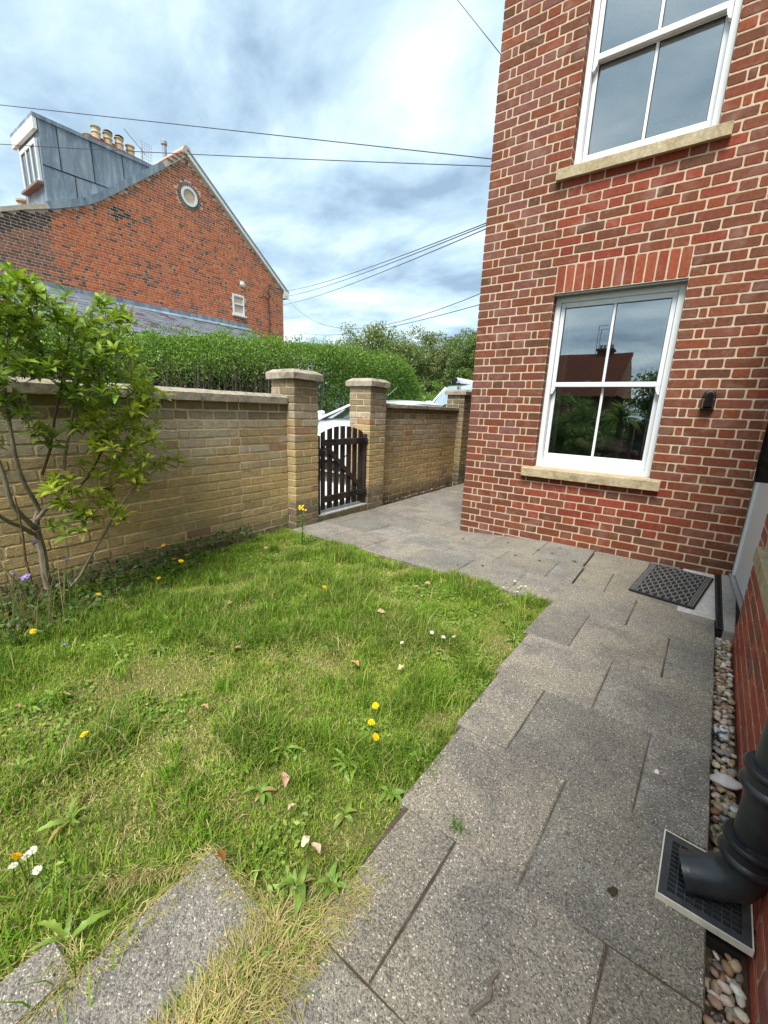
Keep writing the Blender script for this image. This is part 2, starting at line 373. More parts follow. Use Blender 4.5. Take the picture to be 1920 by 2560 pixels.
# ------------------------------------------------------------------ bricks
_bm = {}
def brick_outline(w, h, seed, jit):
    r = random.Random(seed); ch = min(.007, w*.12); P = []
    for (cx, cz, sx, sz) in ((-1, -1, 1, 0), (1, -1, 0, 1), (1, 1, -1, 0), (-1, 1, 0, -1)):
        X, Z = cx*w/2, cz*h/2
        a = (X-cx*0, Z-cz*ch) if sx == 0 else (X-cx*ch, Z)
        if (cx, cz) == (-1, -1): P += [(X, Z+ch), (X+ch, Z)]; P.append((0, Z))
        elif (cx, cz) == (1, -1): P += [(X-ch, Z), (X, Z+ch)]
        elif (cx, cz) == (1, 1): P += [(X, Z-ch), (X-ch, Z)]; P.append((0, Z))
        else: P += [(X+ch, Z), (X, Z-ch)]
    return [(x+r.uniform(-jit, jit), z+r.uniform(-jit, jit)) for x, z in P]
def brick_mesh(w, h, depth, var, mat, jit=.0016):
    key = (round(w*400), round(h*400), var, mat.name)
    if key in _bm: return _bm[key]
    o = brick_outline(w, h, hash(key[:3]) & 0xffff, jit); n = len(o); r = random.Random(var*31+n)
    V = [(x, depth, z) for x, z in o]+[(x, .0035, z) for x, z in o]+[(x*(1-.007/w), r.uniform(-.0004, .0004), z*(1-.007/h)) for x, z in o]
    F = []
    for i in range(n):
        j = (i+1) % n; F += [(i, j, j+n, i+n), (i+n, j+n, j+2*n, i+2*n)]
    F.append(tuple(range(2*n, 3*n)))
    me = np_mesh('brick', V, F, mat); _bm[key] = me; return me
def lay(parent, rects, O, U, N, mo, ma, depth=.03, maxn=300, jit=.0016, nvar=4, name='brick', V3=(0, 0, 1), thr=0, margin=60, prou=.0008):
    """rects: (u, v, w, h, (r,g,b), ang) centre based, on the plane O + u U + v V with outward normal N"""
    U = np.array(U, float); N = np.array(N, float); O = np.array(O, float); V3 = np.array(V3, float)
    cen = np.array([O+U*r[0]+V3*r[1] for r in rects])
    px, py, z = project(cen); ar = np.array([r[2]*r[3] for r in rects])/np.maximum(z, .2)**2
    vis = (z > .1) & (px > -margin) & (px < 1920+margin) & (py > -margin) & (py < 2560+margin)
    d = cen-CAM; cosv = np.abs((d@N)/np.linalg.norm(d, axis=1)); ar = ar*cosv*vis
    order = np.argsort(-ar); pick = set(int(i) for i in order[:maxn] if ar[i] > thr)
    BV, BF, BC = [], [], []; b = 0
    for i, r_ in enumerate(rects):
        u, v, w_, h_, col = r_[:5]; ang = r_[5] if len(r_) > 5 else 0
        me = brick_mesh(w_, h_, depth, i % nvar, mo, jit)
        off = rnd.uniform(-prou, prou)
        ca, sa = math.cos(ang), math.sin(ang)
        ex = U*ca+V3*sa; ez = -U*sa+V3*ca; ey = -N
        p = cen[i]+N*off
        if i in pick:
            mw = Matrix(((ex[0], ey[0], ez[0], p[0]), (ex[1], ey[1], ez[1], p[1]), (ex[2], ey[2], ez[2], p[2]), (0, 0, 0, 1)))
            o = link(name, me, parent, mw); o.color = (*col, 1)
        else:
            co = np.array([v_.co for v_ in me.vertices]) if me.name not in _co else _co[me.name][0]
            if me.name not in _co: _co[me.name] = (co, [tuple(q.vertices) for q in me.polygons])
            co, fs = _co[me.name]
            BV.append(p+co[:, :1]*ex+co[:, 1:2]*ey+co[:, 2:]*ez); BF += [tuple(k+b for k in f) for f in fs]; BC.append(np.tile(col, (len(co), 1))); b += len(co)
    if BV:
        me = np_mesh(name+'_remainder', np.concatenate(BV), BF, ma, np.concatenate(BC))
        o = link(name+'work' if name == 'brick' else name+'_remainder', me, parent); o['kind'] = 'stuff'
_co = {}
def vary(c, a=.12, r=rnd):
    k = 1+r.uniform(-a, a); return tuple(max(.004, x*k*(1+r.uniform(-a*.35, a*.35))) for x in c)

# ------------------------------------------------------------------ ground and paving
def clamp(v, a=0., b=1.): return max(a, min(b, v))
def gh(x, y):
    wx = clamp(1-x) if x > 0 else clamp(1+x*.62, .25, 1)
    return .10-.088*wx*clamp((y+1.15)/1.15)
def strip_l(y): return 2.315+.062*y        # edge of the path along the pebble strip
def wall_r(y): return 2.405+.062*y         # face of the right-hand wall
def struct(name, mb, mat, parent=None, **k):
    o = mb.build(name, mat, parent, **k); o['kind'] = 'structure'; return o
g_ = MB(); g_.box(-400, 400, -400, 400, -.6, -.02)
ground = struct('ground', g_, M['field'])
g_ = MB(); g_.box(-1.75, 2.9, -7.5, 4.5, -.3, -.004)
struct('soil_bed', g_, M['earth'])
g_ = MB(); g_.box(-5.6, -1.53, -30, 40, -.25, .03); struct('driveway', g_, M['drive'])
# lawn base: a gently uneven sheet
nx, ny = 70, 90; xs = np.linspace(-1.33, 1.36, nx); ys = np.linspace(-7.4, -1.42, ny)
def lawn_h(x, y): return .076+.012*math.sin(x*2.3+1)*math.sin(y*1.9)+.006*math.sin(x*7.1)*math.cos(y*6.3)
V = [(x+.012*math.sin(y*23)*(1 if i == nx-1 else 0), y, lawn_h(x, y)) for y in ys for i, x in enumerate(xs)]
Fq = np.array([(j*nx+i, j*nx+i+1, (j+1)*nx+i+1, (j+1)*nx+i) for j in range(ny-1) for i in range(nx-1)])
lawn = link('lawn', np_mesh('lawn', np.array(V), Fq, M['soil'], smooth=True)); lawn['kind'] = 'structure'

def slab_obj(x0, x1, y0, y1, parent, tone, skew=.0, z=None, mat=None, name='paving_slab', drift=.03, gap=.0012, zoff=0):
    r = rnd; dz = r.uniform(-.0025, .0025)+zoff
    def cx(x, y): return x+drift*(y-(y0+y1)/2)
    pts = [(x0+gap, y0+gap), (x1-gap, y0+gap), (x1-gap, y1-gap), (x0+gap, y1-gap)]
    top = []
    for i, (x, y) in enumerate(pts):
        a = pts[(i+1) % 4]
        for t in (0, .33, .66):
            px, py = x+(a[0]-x)*t, y+(a[1]-y)*t
            j = .0018 if t else .0035
            px += r.uniform(-j, j); py += r.uniform(-j, j)
            top.append((cx(px, py), py))
    n = len(top); mx_, my_ = sum(p[0] for p in top)/n, sum(p[1] for p in top)/n
    hz = [(gh(p[0], p[1]) if z is None else z)+dz for p in top]
    Vv = [(p[0], p[1], h-.05) for p, h in zip(top, hz)]+[(p[0], p[1], h-.005-r.uniform(0, .002)) for p, h in zip(top, hz)]
    Vv += [(p[0]+(mx_-p[0])*.022, p[1]+(my_-p[1])*.022, h) for p, h in zip(top, hz)]
    Ff = []
    for i in range(n):
        j = (i+1) % n; Ff += [(i, j, j+n, i+n), (i+n, j+n, j+2*n, i+2*n)]
    Ff.append(tuple(range(2*n, 3*n)))
    o = link(name, np_mesh(name, Vv, Ff, mat or M['slab']), parent); o.color = (*tone, 1); return o
pv = MB(); pv.box(-1.5, 2.0, -1.40, 4.4, -.2, -.003); paving = struct('paving', pv, M['earth'])
def tone():
    k = rnd.uniform(.84, 1.18); w_ = rnd.uniform(-.03, .045); return (k*(1+w_), k, k*(1-w_))
fl = MB(); fl.hull8([(1.34, -6.3, .0), (strip_l(-6.3)-.006, -6.3, .0), (strip_l(-1.03)-.006, -1.03, .0), (1.34, -1.03, .0), (1.34, -6.3, .093), (strip_l(-6.3)-.006, -6.3, .093), (strip_l(-1.03)-.006, -1.03, .093), (1.34, -1.03, .093)]); fl.build('joint_sand', M['earth'], paving)
yj = [-1.02, -1.48, -1.955, -2.42, -2.862, -3.29, -3.69, -4.10, -4.55, -5.0, -5.45, -5.9, -6.35]
jx = [[1.805], [1.575, 2.005], [1.765], [1.542, 1.958], [1.728], [1.516, 1.912], [1.70], [1.49, 1.885], [1.68], [1.47, 1.87], [1.66], [1.45, 1.85]]
for i in range(12):
    y1, y0 = yj[i], yj[i+1]; ym = (y0+y1)/2
    b = [1.33 if i else 1.36]+jx[i]+[strip_l(ym)]
    if i >= 5: b[0] = 1.345
    for a, c in zip(b[:-1], b[1:]): slab_obj(a, c, y0, y1, paving, tone(), drift=.058)
for (x0, x1, y0, y1) in ((1.405, 1.615, -1.02, -.56), (1.615, 2.06, -1.02, -.56), (1.405, 1.84, -.56, -.02), (1.84, 2.06, -.56, -.02)):
    slab_obj(x0, x1, y0, y1, paving, (1.02, .99, .90))
slab_obj(2.06, 2.292, -1.02, -.02, paving, (1, 1, 1), mat=M['concrete_pale'], drift=.05)
for r_, (y0, y1) in enumerate(zip([-1.45, -1.0, -.55], [-1.0, -.55, -.02])):
    off = (0, .235, -.11)[r_]; x = 1.395; lst = []
    first = (.345, .195, .42)[r_]; e = [x, x-first]
    while e[-1] > -1.2: e.append(max(-1.2, e[-1]-.45) if e[-1]-.45 > -1.32 else -1.2)
    for a, c in zip(e[1:], e[:-1]):
        if c-a > .03: slab_obj(a, c, y0, y1, paving, tone())
y = -.02; k = 0
while y < 3.9:
    e = [-.005, -.005-(.45 if k % 2 else .22)]
    while e[-1] > -1.2: e.append(max(-1.2, e[-1]-.45))
    for a, c in zip(e[1:], e[:-1]):
        if c-a > .03: slab_obj(a, c, y, y+.45, paving, tone())
    y += .45; k += 1
# stepping slabs half grown over, near the camera
for (x0, x1, y0, y1) in ((.985, 1.245, -4.35, -3.735), (.87, .979, -4.62, -4.06)):
    slab_obj(x0, x1, y0, y1, paving, (.98, .98, 1.0), z=.106, drift=0)

# ------------------------------------------------------------------ the red brick house
RED = [((.172, .053, .027), 36), ((.145, .052, .028), 30), ((.155, .056, .034), 18), ((.118, .050, .029), 10), ((.20, .054, .024), 8)]
def pick(pal, r=rnd):
    t = r.uniform(0, sum(p[1] for p in pal))
    for c, w_ in pal:
        t -= w_
        if t <= 0: return vary(c, .13, r)
    return pal[0][0]
Sx, Hx, Qx, G = .2148, .1022, .0472, .0102
def fill(a, b, seq):
    o = []; x = a; i = 0
    while x < b-.012:
        w_ = seq[i] if i < len(seq) else (Sx if (seq[-1] < .15) == ((i-len(seq)) % 2 == 0) else Hx)
        if b-(x+w_) < .035: w_ = b-x
        if w_ > .012: o.append((x, x+w_))
        x += w_+G; i += 1
    return o
WX0, WX1 = .725, 1.716; XR = 2.398
def house_rects():
    rc = []
    for k in range(0, 80):
        z = .075*k+.0375; odd = k % 2 == 1; zw = k*.075
        L = [Sx, Hx, Sx, Qx, Hx] if odd else [Hx, Qx, Sx, Hx, Sx]
        Rr = [Sx, Hx] if odd else [Hx, Qx, Sx, Hx]
        opening = 11 <= k < 35 or 45 <= k < 69
        if opening:
            seg = fill(0, WX0-.003, L)+fill(WX1+.003, XR, Rr)
        else: seg = fill(0, XR, [Sx, Hx] if odd else [Hx, Qx, Sx, Hx])
        sill = k in (10, 44)
        for a, b in seg:
            if sill and a > .64 and b < 1.80 and False: continue
            xm = (a+b)/2
            c = pick(RED)
            if .62 < xm < 1.80 and (2.62 < z < 3.35 or .28 < z < .80) and rnd.random() < .5: c = vary((.215, .046, .025), .16)
            elif xm < .5 and rnd.random() < .45: c = vary((.172, .068, .050), .12)
            rc.append((xm, z, b-a, .0648, c))
    for k0 in (32, 66):
        n = 13; p = (WX1-WX0)/n
        for i in range(n):
            rc.append((WX0+p*(i+.5), .075*(k0+1.5), p-.0105, .2135, vary((.235, .056, .028), .2) if rnd.random() < .9 else pick(RED)))
    return rc
house = thing('brick_house', (0, 0, 0), 'tall dark red brick house with two white sash windows', 'house')
mw_ = MB()
def wall_boxes(x0, x1, z0, z1): mw_.box(x0, x1, .003, .23, z0, z1)
wall_boxes(0.004, XR, -.3, .825); wall_boxes(0.004, WX0-.003, .825, 2.40); wall_boxes(WX1+.003, XR, .825, 2.40)
wall_boxes(0.004, XR, 2.40, 3.375); wall_boxes(0.004, WX0-.003, 3.375, 4.95); wall_boxes(WX1+.003, XR, 3.375, 4.95); wall_boxes(0.004, XR, 4.95, 6.0)
mw_.box(.007, .22, .23, 7.0, -.3, 6.0); mw_.box(2.398, 2.7, .0045, 7.0, 2.25, 6.0); mw_.box(2.7, 7.5, .004, .23, 2.25, 6.0); mw_.box(.22, 7.5, 6.8, 7.0, -.3, 6.0)
hw = mw_.build('wall', M['mortar'], house)
lay(hw, house_rects(), (0, 0, 0), (1, 0, 0), (0, -1, 0), M['brick_o'], M['brick_a'])
# returns at the left jambs and the flank wall
rc = [(.047, .075*k+.0375, .088, .0655, pick(RED)) for k in list(range(11, 32))+list(range(45, 66))]
lay(hw, rc, (WX0-.001, 0, 0), (0, 1, 0), (1, 0, 0), M['brick_o'], M['brick_a'], maxn=44)
rc = []
for k in range(80):
    for a, b in fill(.04, 4.2, [Sx, Hx] if k % 2 == 0 else [Hx, Qx, Sx, Hx]): rc.append((-(a+b)/2, .075*k+.0375, b-a, .0655, pick(RED)))
lay(hw, rc, (.003, 0, 0), (0, -1, 0), (-1, 0, 0), M['brick_o'], M['brick_a'], maxn=0)
rf = MB(); rf.prism([(-.45, -.45, 6.0), (8, -.45, 6.0), (8, 7.4, 6.0), (-.45, 7.4, 6.0)], (0, 0, .12))
rf.add([(-.4, -.4, 6.12), (8, -.4, 6.12), (8, 7.4, 6.12), (-.4, 7.4, 6.12), (1.5, 3.4, 8.2), (8, 3.4, 8.2)], [(0, 1, 5, 4), (3, 4, 5, 2), (0, 4, 3)])
rf.build('roof', M['tile'], house)
for zt in (.825, 3.375):
    s_ = MB(); z0, z1 = zt-.092, zt-.003; xa, xb = .628, 1.805
    prof = [(-.052, z0), (-.052, z1-.012), (-.044, z1-.004), (.10, z1+.006), (.10, z0+.02), (-.03, z0+.002)]
    rr = []
    for t in np.linspace(0, 1, 16):
        x = xa+(xb-xa)*t; j = lambda a=.0018: rnd.uniform(-a, a)
        rr.append([(x+j(), y_+j(), z_+j()) for y_, z_ in prof])
    s_.rings(rr); s_.build('window_sill', M['sill'], house)
    lt = MB(); lt.box(WX0-.002, WX1+.002, .012, .11, zt+1.575-.016, zt+1.575-.002); lt.build('lintel', simple('galvanised lintel', (.20, .20, .18), .6), house)

def sash_window(zt, parent):
    z0, z1 = zt, zt+1.575-.016; x0, x1 = WX0+.002, WX1-.002; Y = .088
    w_ = MB(); fw = .045
    w_.box(x0, x0+fw, Y, Y+.13, z0, z1); w_.box(x1-fw, x1, Y, Y+.13, z0, z1); w_.box(x0+fw, x1-fw, Y, Y+.13, z1-fw, z1)
    w_.box(x0+fw, x1-fw, Y-.006, Y+.13, z0, z0+.05)
    win = w_.build('window', M['pvc'], parent, bevel=.004)
    xi0, xi1 = x0+fw, x1-fw; zm = z0+.792
    def sash(name, za, zb, y, bot, top, st=.038):
        m = MB(); m.box(xi0+.003, xi0+st, y, y+.04, za, zb); m.box(xi1-st, xi1-.003, y, y+.04, za, zb)
        m.box(xi0+st, xi1-st, y, y+.04, za, za+bot); m.box(xi0+st, xi1-st, y, y+.04, zb-top, zb)
        o = m.build(name, M['pvc'], win, bevel=.004)
        xm = (xi0+xi1)/2
        b = MB(); b.box(xm-.011, xm+.011, y+.002, y+.034, za+bot, zb-top); b.build('glazing_bar', M['pvc'], win, bevel=.004)
        gk = MB()
        for a, c in ((xi0+st, xm-.011), (xm+.011, xi1-st)):
            p = MB(); p.box(a-.004, c+.004, y+.018, y+.0225, za+bot-.004, zb-top+.004); p.build('pane', M['glass'], win)
            for q in ((a, a+.004, za+bot, zb-top), (c-.004, c, za+bot, zb-top), (a+.004, c-.004, za+bot, za+bot+.004), (a+.004, c-.004, zb-top-.004, zb-top)):
                gk.box(q[0], q[1], y+.012, y+.0175, q[2], q[3])
        gk.build('gasket', M['gasket'], win); return o
    sash('upper_sash', zm-.02, z1-fw, Y+.022, .042, .045)
    sash('lower_sash', z0+.05, zm+.016, Y+.070, .085, .036)
    for s_, xx in ((1, xi0+.003), (-1, xi1-.003)):
        h = MB(); pr = [(0, 0), (.035, 0), (.035, -.018), (.030, -.026), (.031, -.036), (.022, -.044), (.021, -.056), (.010, -.064), (0, -.068)]
        h.prism([(xx+s_*a, Y+.022, zm-.02+b) for a, b in pr], (0, .036, 0)); h.build('sash_horn', M['pvc'], win)
    return win
win_low = sash_window(.825, house); win_up = sash_window(3.375, house)
for dx in (.33, .70):
    f = MB(); f.box(WX0+dx-.03, WX0+dx+.03, .205, .225, 1.634, 1.648); f.box(WX0+dx-.012, WX0+dx+.045, .20, .222, 1.648, 1.66); f.build('sash_catch', M['pvc'], win_low, bevel=.004)
# rooms behind the glass
for z0, z1, n in ((.25, 2.62, 0), (2.75, 5.4, 1)):
    r_ = MB(); a, b, c, d = .225, 2.39, .235, 3.6
    r_.box(a, b, d, d+.05, z0, z1); r_.box(a, a+.01, c, d, z0, z1); r_.box(b-.01, b, c, d, z0, z1); r_.box(a, b, c, d, z0-.05, z0); r_.box(a, b, c, d, z1, z1+.05)
    r_.build('room', simple('room plaster %d' % n, (.30, .28, .25) if n == 0 else (.5, .5, .5), .9), house)
for xx in (.76, 1.60):
    cu = MB(); rr = []
    for zz in (.86, 2.36): rr.append([(xx+i*.011, .30+.018*math.sin(i*2.1), zz) for i in range(9)])
    cu.rings(rr, caps=False, closed=False); cu.build('curtain', simple('pale curtain', (.42, .41, .38), .9), house)

# ------------------------------------------------------------------ right-hand wing, door
wing = thing('house_wing', (wall_r(-1.2), -1.2, .05), 'red brick wing wall along the pebble strip', 'house wing')
dU = Vector((-.062, -1, 0)).normalized(); dN = Vector((-1, .062, 0)).normalized(); O3 = Vector((wall_r(0), 0, 0))
def rw(u, n, z): p = O3+dU*u+dN*n; return (p.x, p.y, z)
wb = MB()
def rwbox(mb, u0, u1, n0, n1, z0, z1): mb.hull8([rw(u0, n0, z0), rw(u1, n0, z0), rw(u1, n1, z0), rw(u0, n1, z0), rw(u0, n0, z1), rw(u1, n0, z1), rw(u1, n1, z1), rw(u0, n1, z1)])
rwbox(wb, 1.163, 7.5, -.25, -.003, -.3, .60); rwbox(wb, 1.163, 1.43, -.25, -.003, .60, 2.05); rwbox(wb, 2.63, 7.5, -.25, -.003, .60, 2.05); rwbox(wb, -.0, 7.5, -.25, -.003, 2.05, 2.32)
wwall = wb.build('wall', M['mortar'], wing)
RED_LIT = [((.36, .082, .046), 40), ((.30, .075, .045), 30), ((.25, .08, .055), 18), ((.38, .10, .05), 12)]  # brighter reds: stronger light on the wing put into the brick colour
rc = []
for k in range(0, 36):
    z = .062+.075*k; segs = []
    st = [Sx, Hx] if k % 2 else [Hx, Qx, Sx, Hx]
    if z > 2.28: continue
    if z < .58 or z > 2.05: segs = fill(1.163 if z < .6 else .05, 4.6, st)
    else: segs = fill(1.163, 1.42, st)+fill(2.64, 4.6, st)
    for a, b in segs: rc.append(((a+b)/2, z, b-a, .0625, pick(RED_LIT)))
lay(wwall, rc, O3, dU, dN, M['brick_o'], M['brick_a'])
s_ = MB(); rwbox(s_, 1.345, 2.72, -.12, .024, .605, .690); s_.build('window_sill', M['sill'], wing, bevel=.008)
wf = MB(); rwbox(wf, 1.43, 1.49, -.2, -.09, .69, 2.05); rwbox(wf, 2.57, 2.63, -.2, -.09, .69, 2.05); rwbox(wf, 1.49, 2.57, -.2, -.09, 2.29, 2.05); rwbox(wf, 1.49, 2.57, -.2, -.09, .69, .76); rwbox(wf, 2.0, 2.06, -.2, -.09, .76, 1.99)
wn = wf.build('window', M['pvc'], wing, bevel=.004)
for a, b in ((1.49, 2.0), (2.06, 2.57)):
    p = MB(); rwbox(p, a, b, -.15, -.145, .76, 1.99); p.build('pane', M['glass'], wn)
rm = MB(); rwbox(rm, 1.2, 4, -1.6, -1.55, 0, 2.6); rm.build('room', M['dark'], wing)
wr = MB(); rwbox(wr, -.1, 7.6, -3.5, .05, 2.32, 2.40); wr.build('roof', M['tile'], wing)  # unseen roof, shaped low and short to keep its shadow off the path
door = thing('front_door', (2.47, -.55, .12), 'white door and frame set back in the corner between the brick walls', 'door')
d_ = MB(); d_.box(2.402, 2.49, -.062, -.003, .135, 2.04); d_.box(2.402, 2.49, -1.15, -1.09, .135, 2.04); d_.box(2.402, 2.49, -1.09, -.062, 1.99, 2.04); d_.box(2.414, 2.428, -.068, -.0625, .14, 1.99)
d_.build('frame', M['pvc'], door, bevel=.004)
d_ = MB(); d_.box(2.418, 2.485, -.080, -.0685, .14, 1.99); d_.build('gasket', M['gasket'], door)
d_ = MB(); d_.box(2.416, 2.484, -1.085, -.0805, .14, 1.985); d_.build('leaf', M['pvc'], door, bevel=.003)
d_ = MB(); d_.tube([(2.44, -.95, 1.1), (2.39, -.95, 1.1), (2.385, -.85, 1.1)], .011, 8); d_.build('handle', M['alloy'], door)
d_ = MB(); d_.box(2.385, 2.47, -1.155, -.0025, .118, .1335); d_.build('threshold', M['alloy'], door, bevel=.003)
st_ = MB(); st_.hull8([(2.277, -1.188, -.02), (2.333, -1.188, -.02), (2.44, -.004, -.02), (2.342, -.004, -.02), (2.277, -1.188, .112), (2.333, -1.188, .112), (2.44, -.004, .112), (2.342, -.004, .112)])
so_ = st_.build('door_step', M['concrete'], None, bevel=.006); tag(so_, 'narrow grey concrete step below the white door frame', 'door step')
# drainage channel
ch = thing('drainage_channel', (2.29, -.6, .1), 'black slotted drainage channel beside the door step', 'drain')
def chx(y, t): return (2.298+.0475*y)+t
m = MB()
for t0, t1, z1 in ((.0, .009, .111), (.030, .0385, .111), (.009, .030, .092)):
    m.hull8([(chx(-1.185, t0), -1.185, .0), (chx(-1.185, t1), -1.185, .0), (chx(-.01, t1), -.01, .0), (chx(-.01, t0), -.01, .0), (chx(-1.185, t0), -1.185, z1), (chx(-1.185, t1), -1.185, z1), (chx(-.01, t1), -.01, z1), (chx(-.01, t0), -.01, z1)])
m.build('channel', M['black_plastic'], ch)
for i in range(30):
    y = -1.17+i*.0388; b = MB(); b.hull8([(chx(y, .009), y, .096), (chx(y, .030), y, .096), (chx(y+.016, .030), y+.016, .096), (chx(y+.016, .009), y+.016, .096), (chx(y, .009), y, .107), (chx(y, .030), y, .107), (chx(y+.016, .030), y+.016, .107), (chx(y+.016, .009), y+.016, .107)])
    b.build('slot_bar', M['black_plastic'], ch)
# letter box on the wing wall
lb = thing('letter_box', rw(1.33, .06, 1.04), 'glossy black box fixed to the wing wall above the stone sill', 'letter box')
m = MB(); ol = [(-.09, 1.075), (-.055, 1.04), (.20, 1.04), (.20, 1.46), (-.09, 1.46)]
m.prism([rw(1.30+a, .115, z) for a, z in ol], tuple(Vector(rw(0, .002, 0))-Vector(rw(0, .115, 0)))); m.build('body', M['black_gloss'], lb, bevel=.006)
m = MB(); m.lathe([(.0, -.006), (.011, -.005), (.013, 0), (.009, .006), (0, .008)], (0, 0, 0), 14, 'X'); o = m.build('lock_knob', M['alloy'], lb, smooth=True); o.matrix_world = Matrix.Translation(rw(1.455, .119, 1.205)); attach(o, lb)
# wall light
L0 = (2.006, 0, 1.415); lamp = thing('wall_light', L0, 'small black outdoor wall light right of the lower window', 'wall light')
m = MB(); pr = [(-.044, 1.415), (.044, 1.415), (.044, 1.525), (.034, 1.552), (.014, 1.563), (-.014, 1.563), (-.034, 1.552), (-.044, 1.525)]
m.prism([(2.006+a, -.002, z) for a, z in pr], (0, -.022, 0)); m.build('back_plate', M['black_plastic'], lamp, bevel=.004)
m = MB(); r0 = [(2.006+a*.92, -.024, 1.42+(z-1.415)*.93) for a, z in pr]; r1 = [(2.006+a*.60, -.072, 1.438+(z-1.415)*.72) for a, z in pr]
m.rings([r0, r1]); m.build('housing', M['black_gloss'], lamp, bevel=.005)
m = MB(); m.box(1.968, 2.044, -.05, -.024, 1.416, 1.428); m.build('lens_frame', M['black_plastic'], lamp, bevel=.003)

# ------------------------------------------------------------------ downpipe, gully grate, mat
PX, PY = 2.176, -3.02
dp = thing('downpipe', (PX, PY, .2), 'black cast iron downpipe with ringed collars and shoe over the gully', 'downpipe')
m = MB(); m.lathe([(.042, .26), (.042, 3.0)], (PX, PY, 0), 24); m.build('pipe', M['black_metal'], dp, smooth=True)
for z in (.512, .300):
    m = MB(); m.lathe([(.047, z-.034), (.056, z-.033), (.0605, z-.026), (.0605, z-.022), (.056, z-.016), (.0525, z-.012), (.0525, z+.010), (.056, z+.014), (.0605, z+.020), (.0605, z+.025), (.056, z+.031), (.047, z+.032)], (PX, PY, 0), 28); m.build('collar', M['black_metal'], dp, smooth=True)
sx, sy = .097, .0; path = [(PX, PY, .275), (PX, PY, .235), (PX-.012, PY-.003, .205), (PX-.04, PY-.006, .183), (PX-.075, PY-.012, .168), (PX-.108, PY-.016, .156)]
m = MB(); m.tube(path, [.050, .050, .051, .050, .047, .045], 24, caps=False); m.tube([path[-1], path[-2]], [.040, .040], 24, caps=False)
shoe = m.build('shoe', M['black_metal'], dp, smooth=True)
m = MB()
a, b = Vector(path[-1]), Vector(path[-2]); t = (b-a).normalized()
m.tube([a-t*.004, a+t*.014], [.0475, .0475], 24, caps=False); m.tube([a+t*.014, a-t*.004], [.041, .041], 24, caps=False); m.build('shoe_rim', M['black_metal'], dp, smooth=True)
m = MB(); m.box(PX-.02, wall_r(PY)+.01, PY-.045, PY+.045, .295, .335); m.build('bracket', M['black_metal'], dp, bevel=.006)
gr = thing('gully_grate', (2.11, -3.0, .1), 'square dark grey gully grate with a cream rim at the pipe foot', 'drain grate')
ca = [(2.012, -3.108), (2.208, -3.116), (2.224, -2.905), (2.026, -2.888)]
def bil(u, v): p = [Vector((*c, 0)) for c in ca]; return (p[0]*(1-u)+p[1]*u)*(1-v)+(p[3]*(1-u)+p[2]*u)*v
def gpatch(mb, u0, u1, v0, v1, z0, z1):
    q = [bil(u0, v0), bil(u1, v0), bil(u1, v1), bil(u0, v1)]; mb.hull8([(a.x, a.y, z0) for a in q]+[(a.x, a.y, z1) for a in q])
for nm, mt, e0, e1, zt in (('rim', 'cream', 0, .016, .119), ('frame', 'grate', .017, .112, .118)):
    m = MB()
    gpatch(m, e0, 1-e0, e0, e1, .100, zt); gpatch(m, e0, 1-e0, 1-e1, 1-e0, .100, zt); gpatch(m, e0, e1, e1, 1-e1, .100, zt); gpatch(m, 1-e1, 1-e0, e1, 1-e1, .100, zt)
    m.build(nm, M[mt], gr)
for i in range(1, 11):
    m = MB(); v = .115+.77*i/11; gpatch(m, .115, .885, v-.0065, v+.0065, .096, .117); m.build('bar', M['grate'], gr)
for i in range(1, 8):
    m = MB(); v = .115+.77*i/8; gpatch(m, v-.0085, v+.0085, .115, .885, .096, .1165); m.build('cross_bar', M['grate'], gr)
m = MB(); gpatch(m, .06, .94, .06, .94, -.02, .062); m.build('gully', M['dark'], gr)

mat_ = thing('door_mat', (2.0, -.53, .11), 'black rubber door mat with grey wavy ribs on the paving by the door', 'door mat')
mc = [Vector((1.752, -.885, 0)), Vector((2.14, -.955, 0)), Vector((2.285, -.185, 0)), Vector((1.858, -.105, 0))]
def mbil(u, v, z): p = (mc[0]*(1-u)+mc[1]*u)*(1-v)+(mc[3]*(1-u)+mc[2]*u)*v; return Vector((p.x, p.y, gh(p.x, p.y)+.006+z))
m = MB(); P8 = [mbil(0, 0, 0), mbil(1, 0, 0), mbil(1, 1, 0), mbil(0, 1, 0)]
m.rings([[p for p in P8], [p+Vector((0, 0, .011)) for p in P8]]); m.build('base', M['rubber'], mat_, bevel=.003)
lines = [(.035, 0), (.065, 0), (.095, 0)]+[(.145+.0592*i, 1 if i % 2 else -1) for i in range(13)]+[(.905, 0), (.935, 0), (.965, 0)]
for u0, sgn in lines:
    pts = []
    for j in range(41):
        v = .012+.976*j/40; pts.append(mbil(u0+sgn*.021*math.sin(v*2*math.pi*6.5), v, .0135))
    m = MB(); rr = []
    for p in pts: rr.append([p+Vector((-.0042, -.001, -.004)), p+Vector((-.0028, 0, .005)), p+Vector((.0028, 0, .005)), p+Vector((.0042, .001, -.004))])
    m.rings(rr); m.build('rib', M['rubber_rib'], mat_)

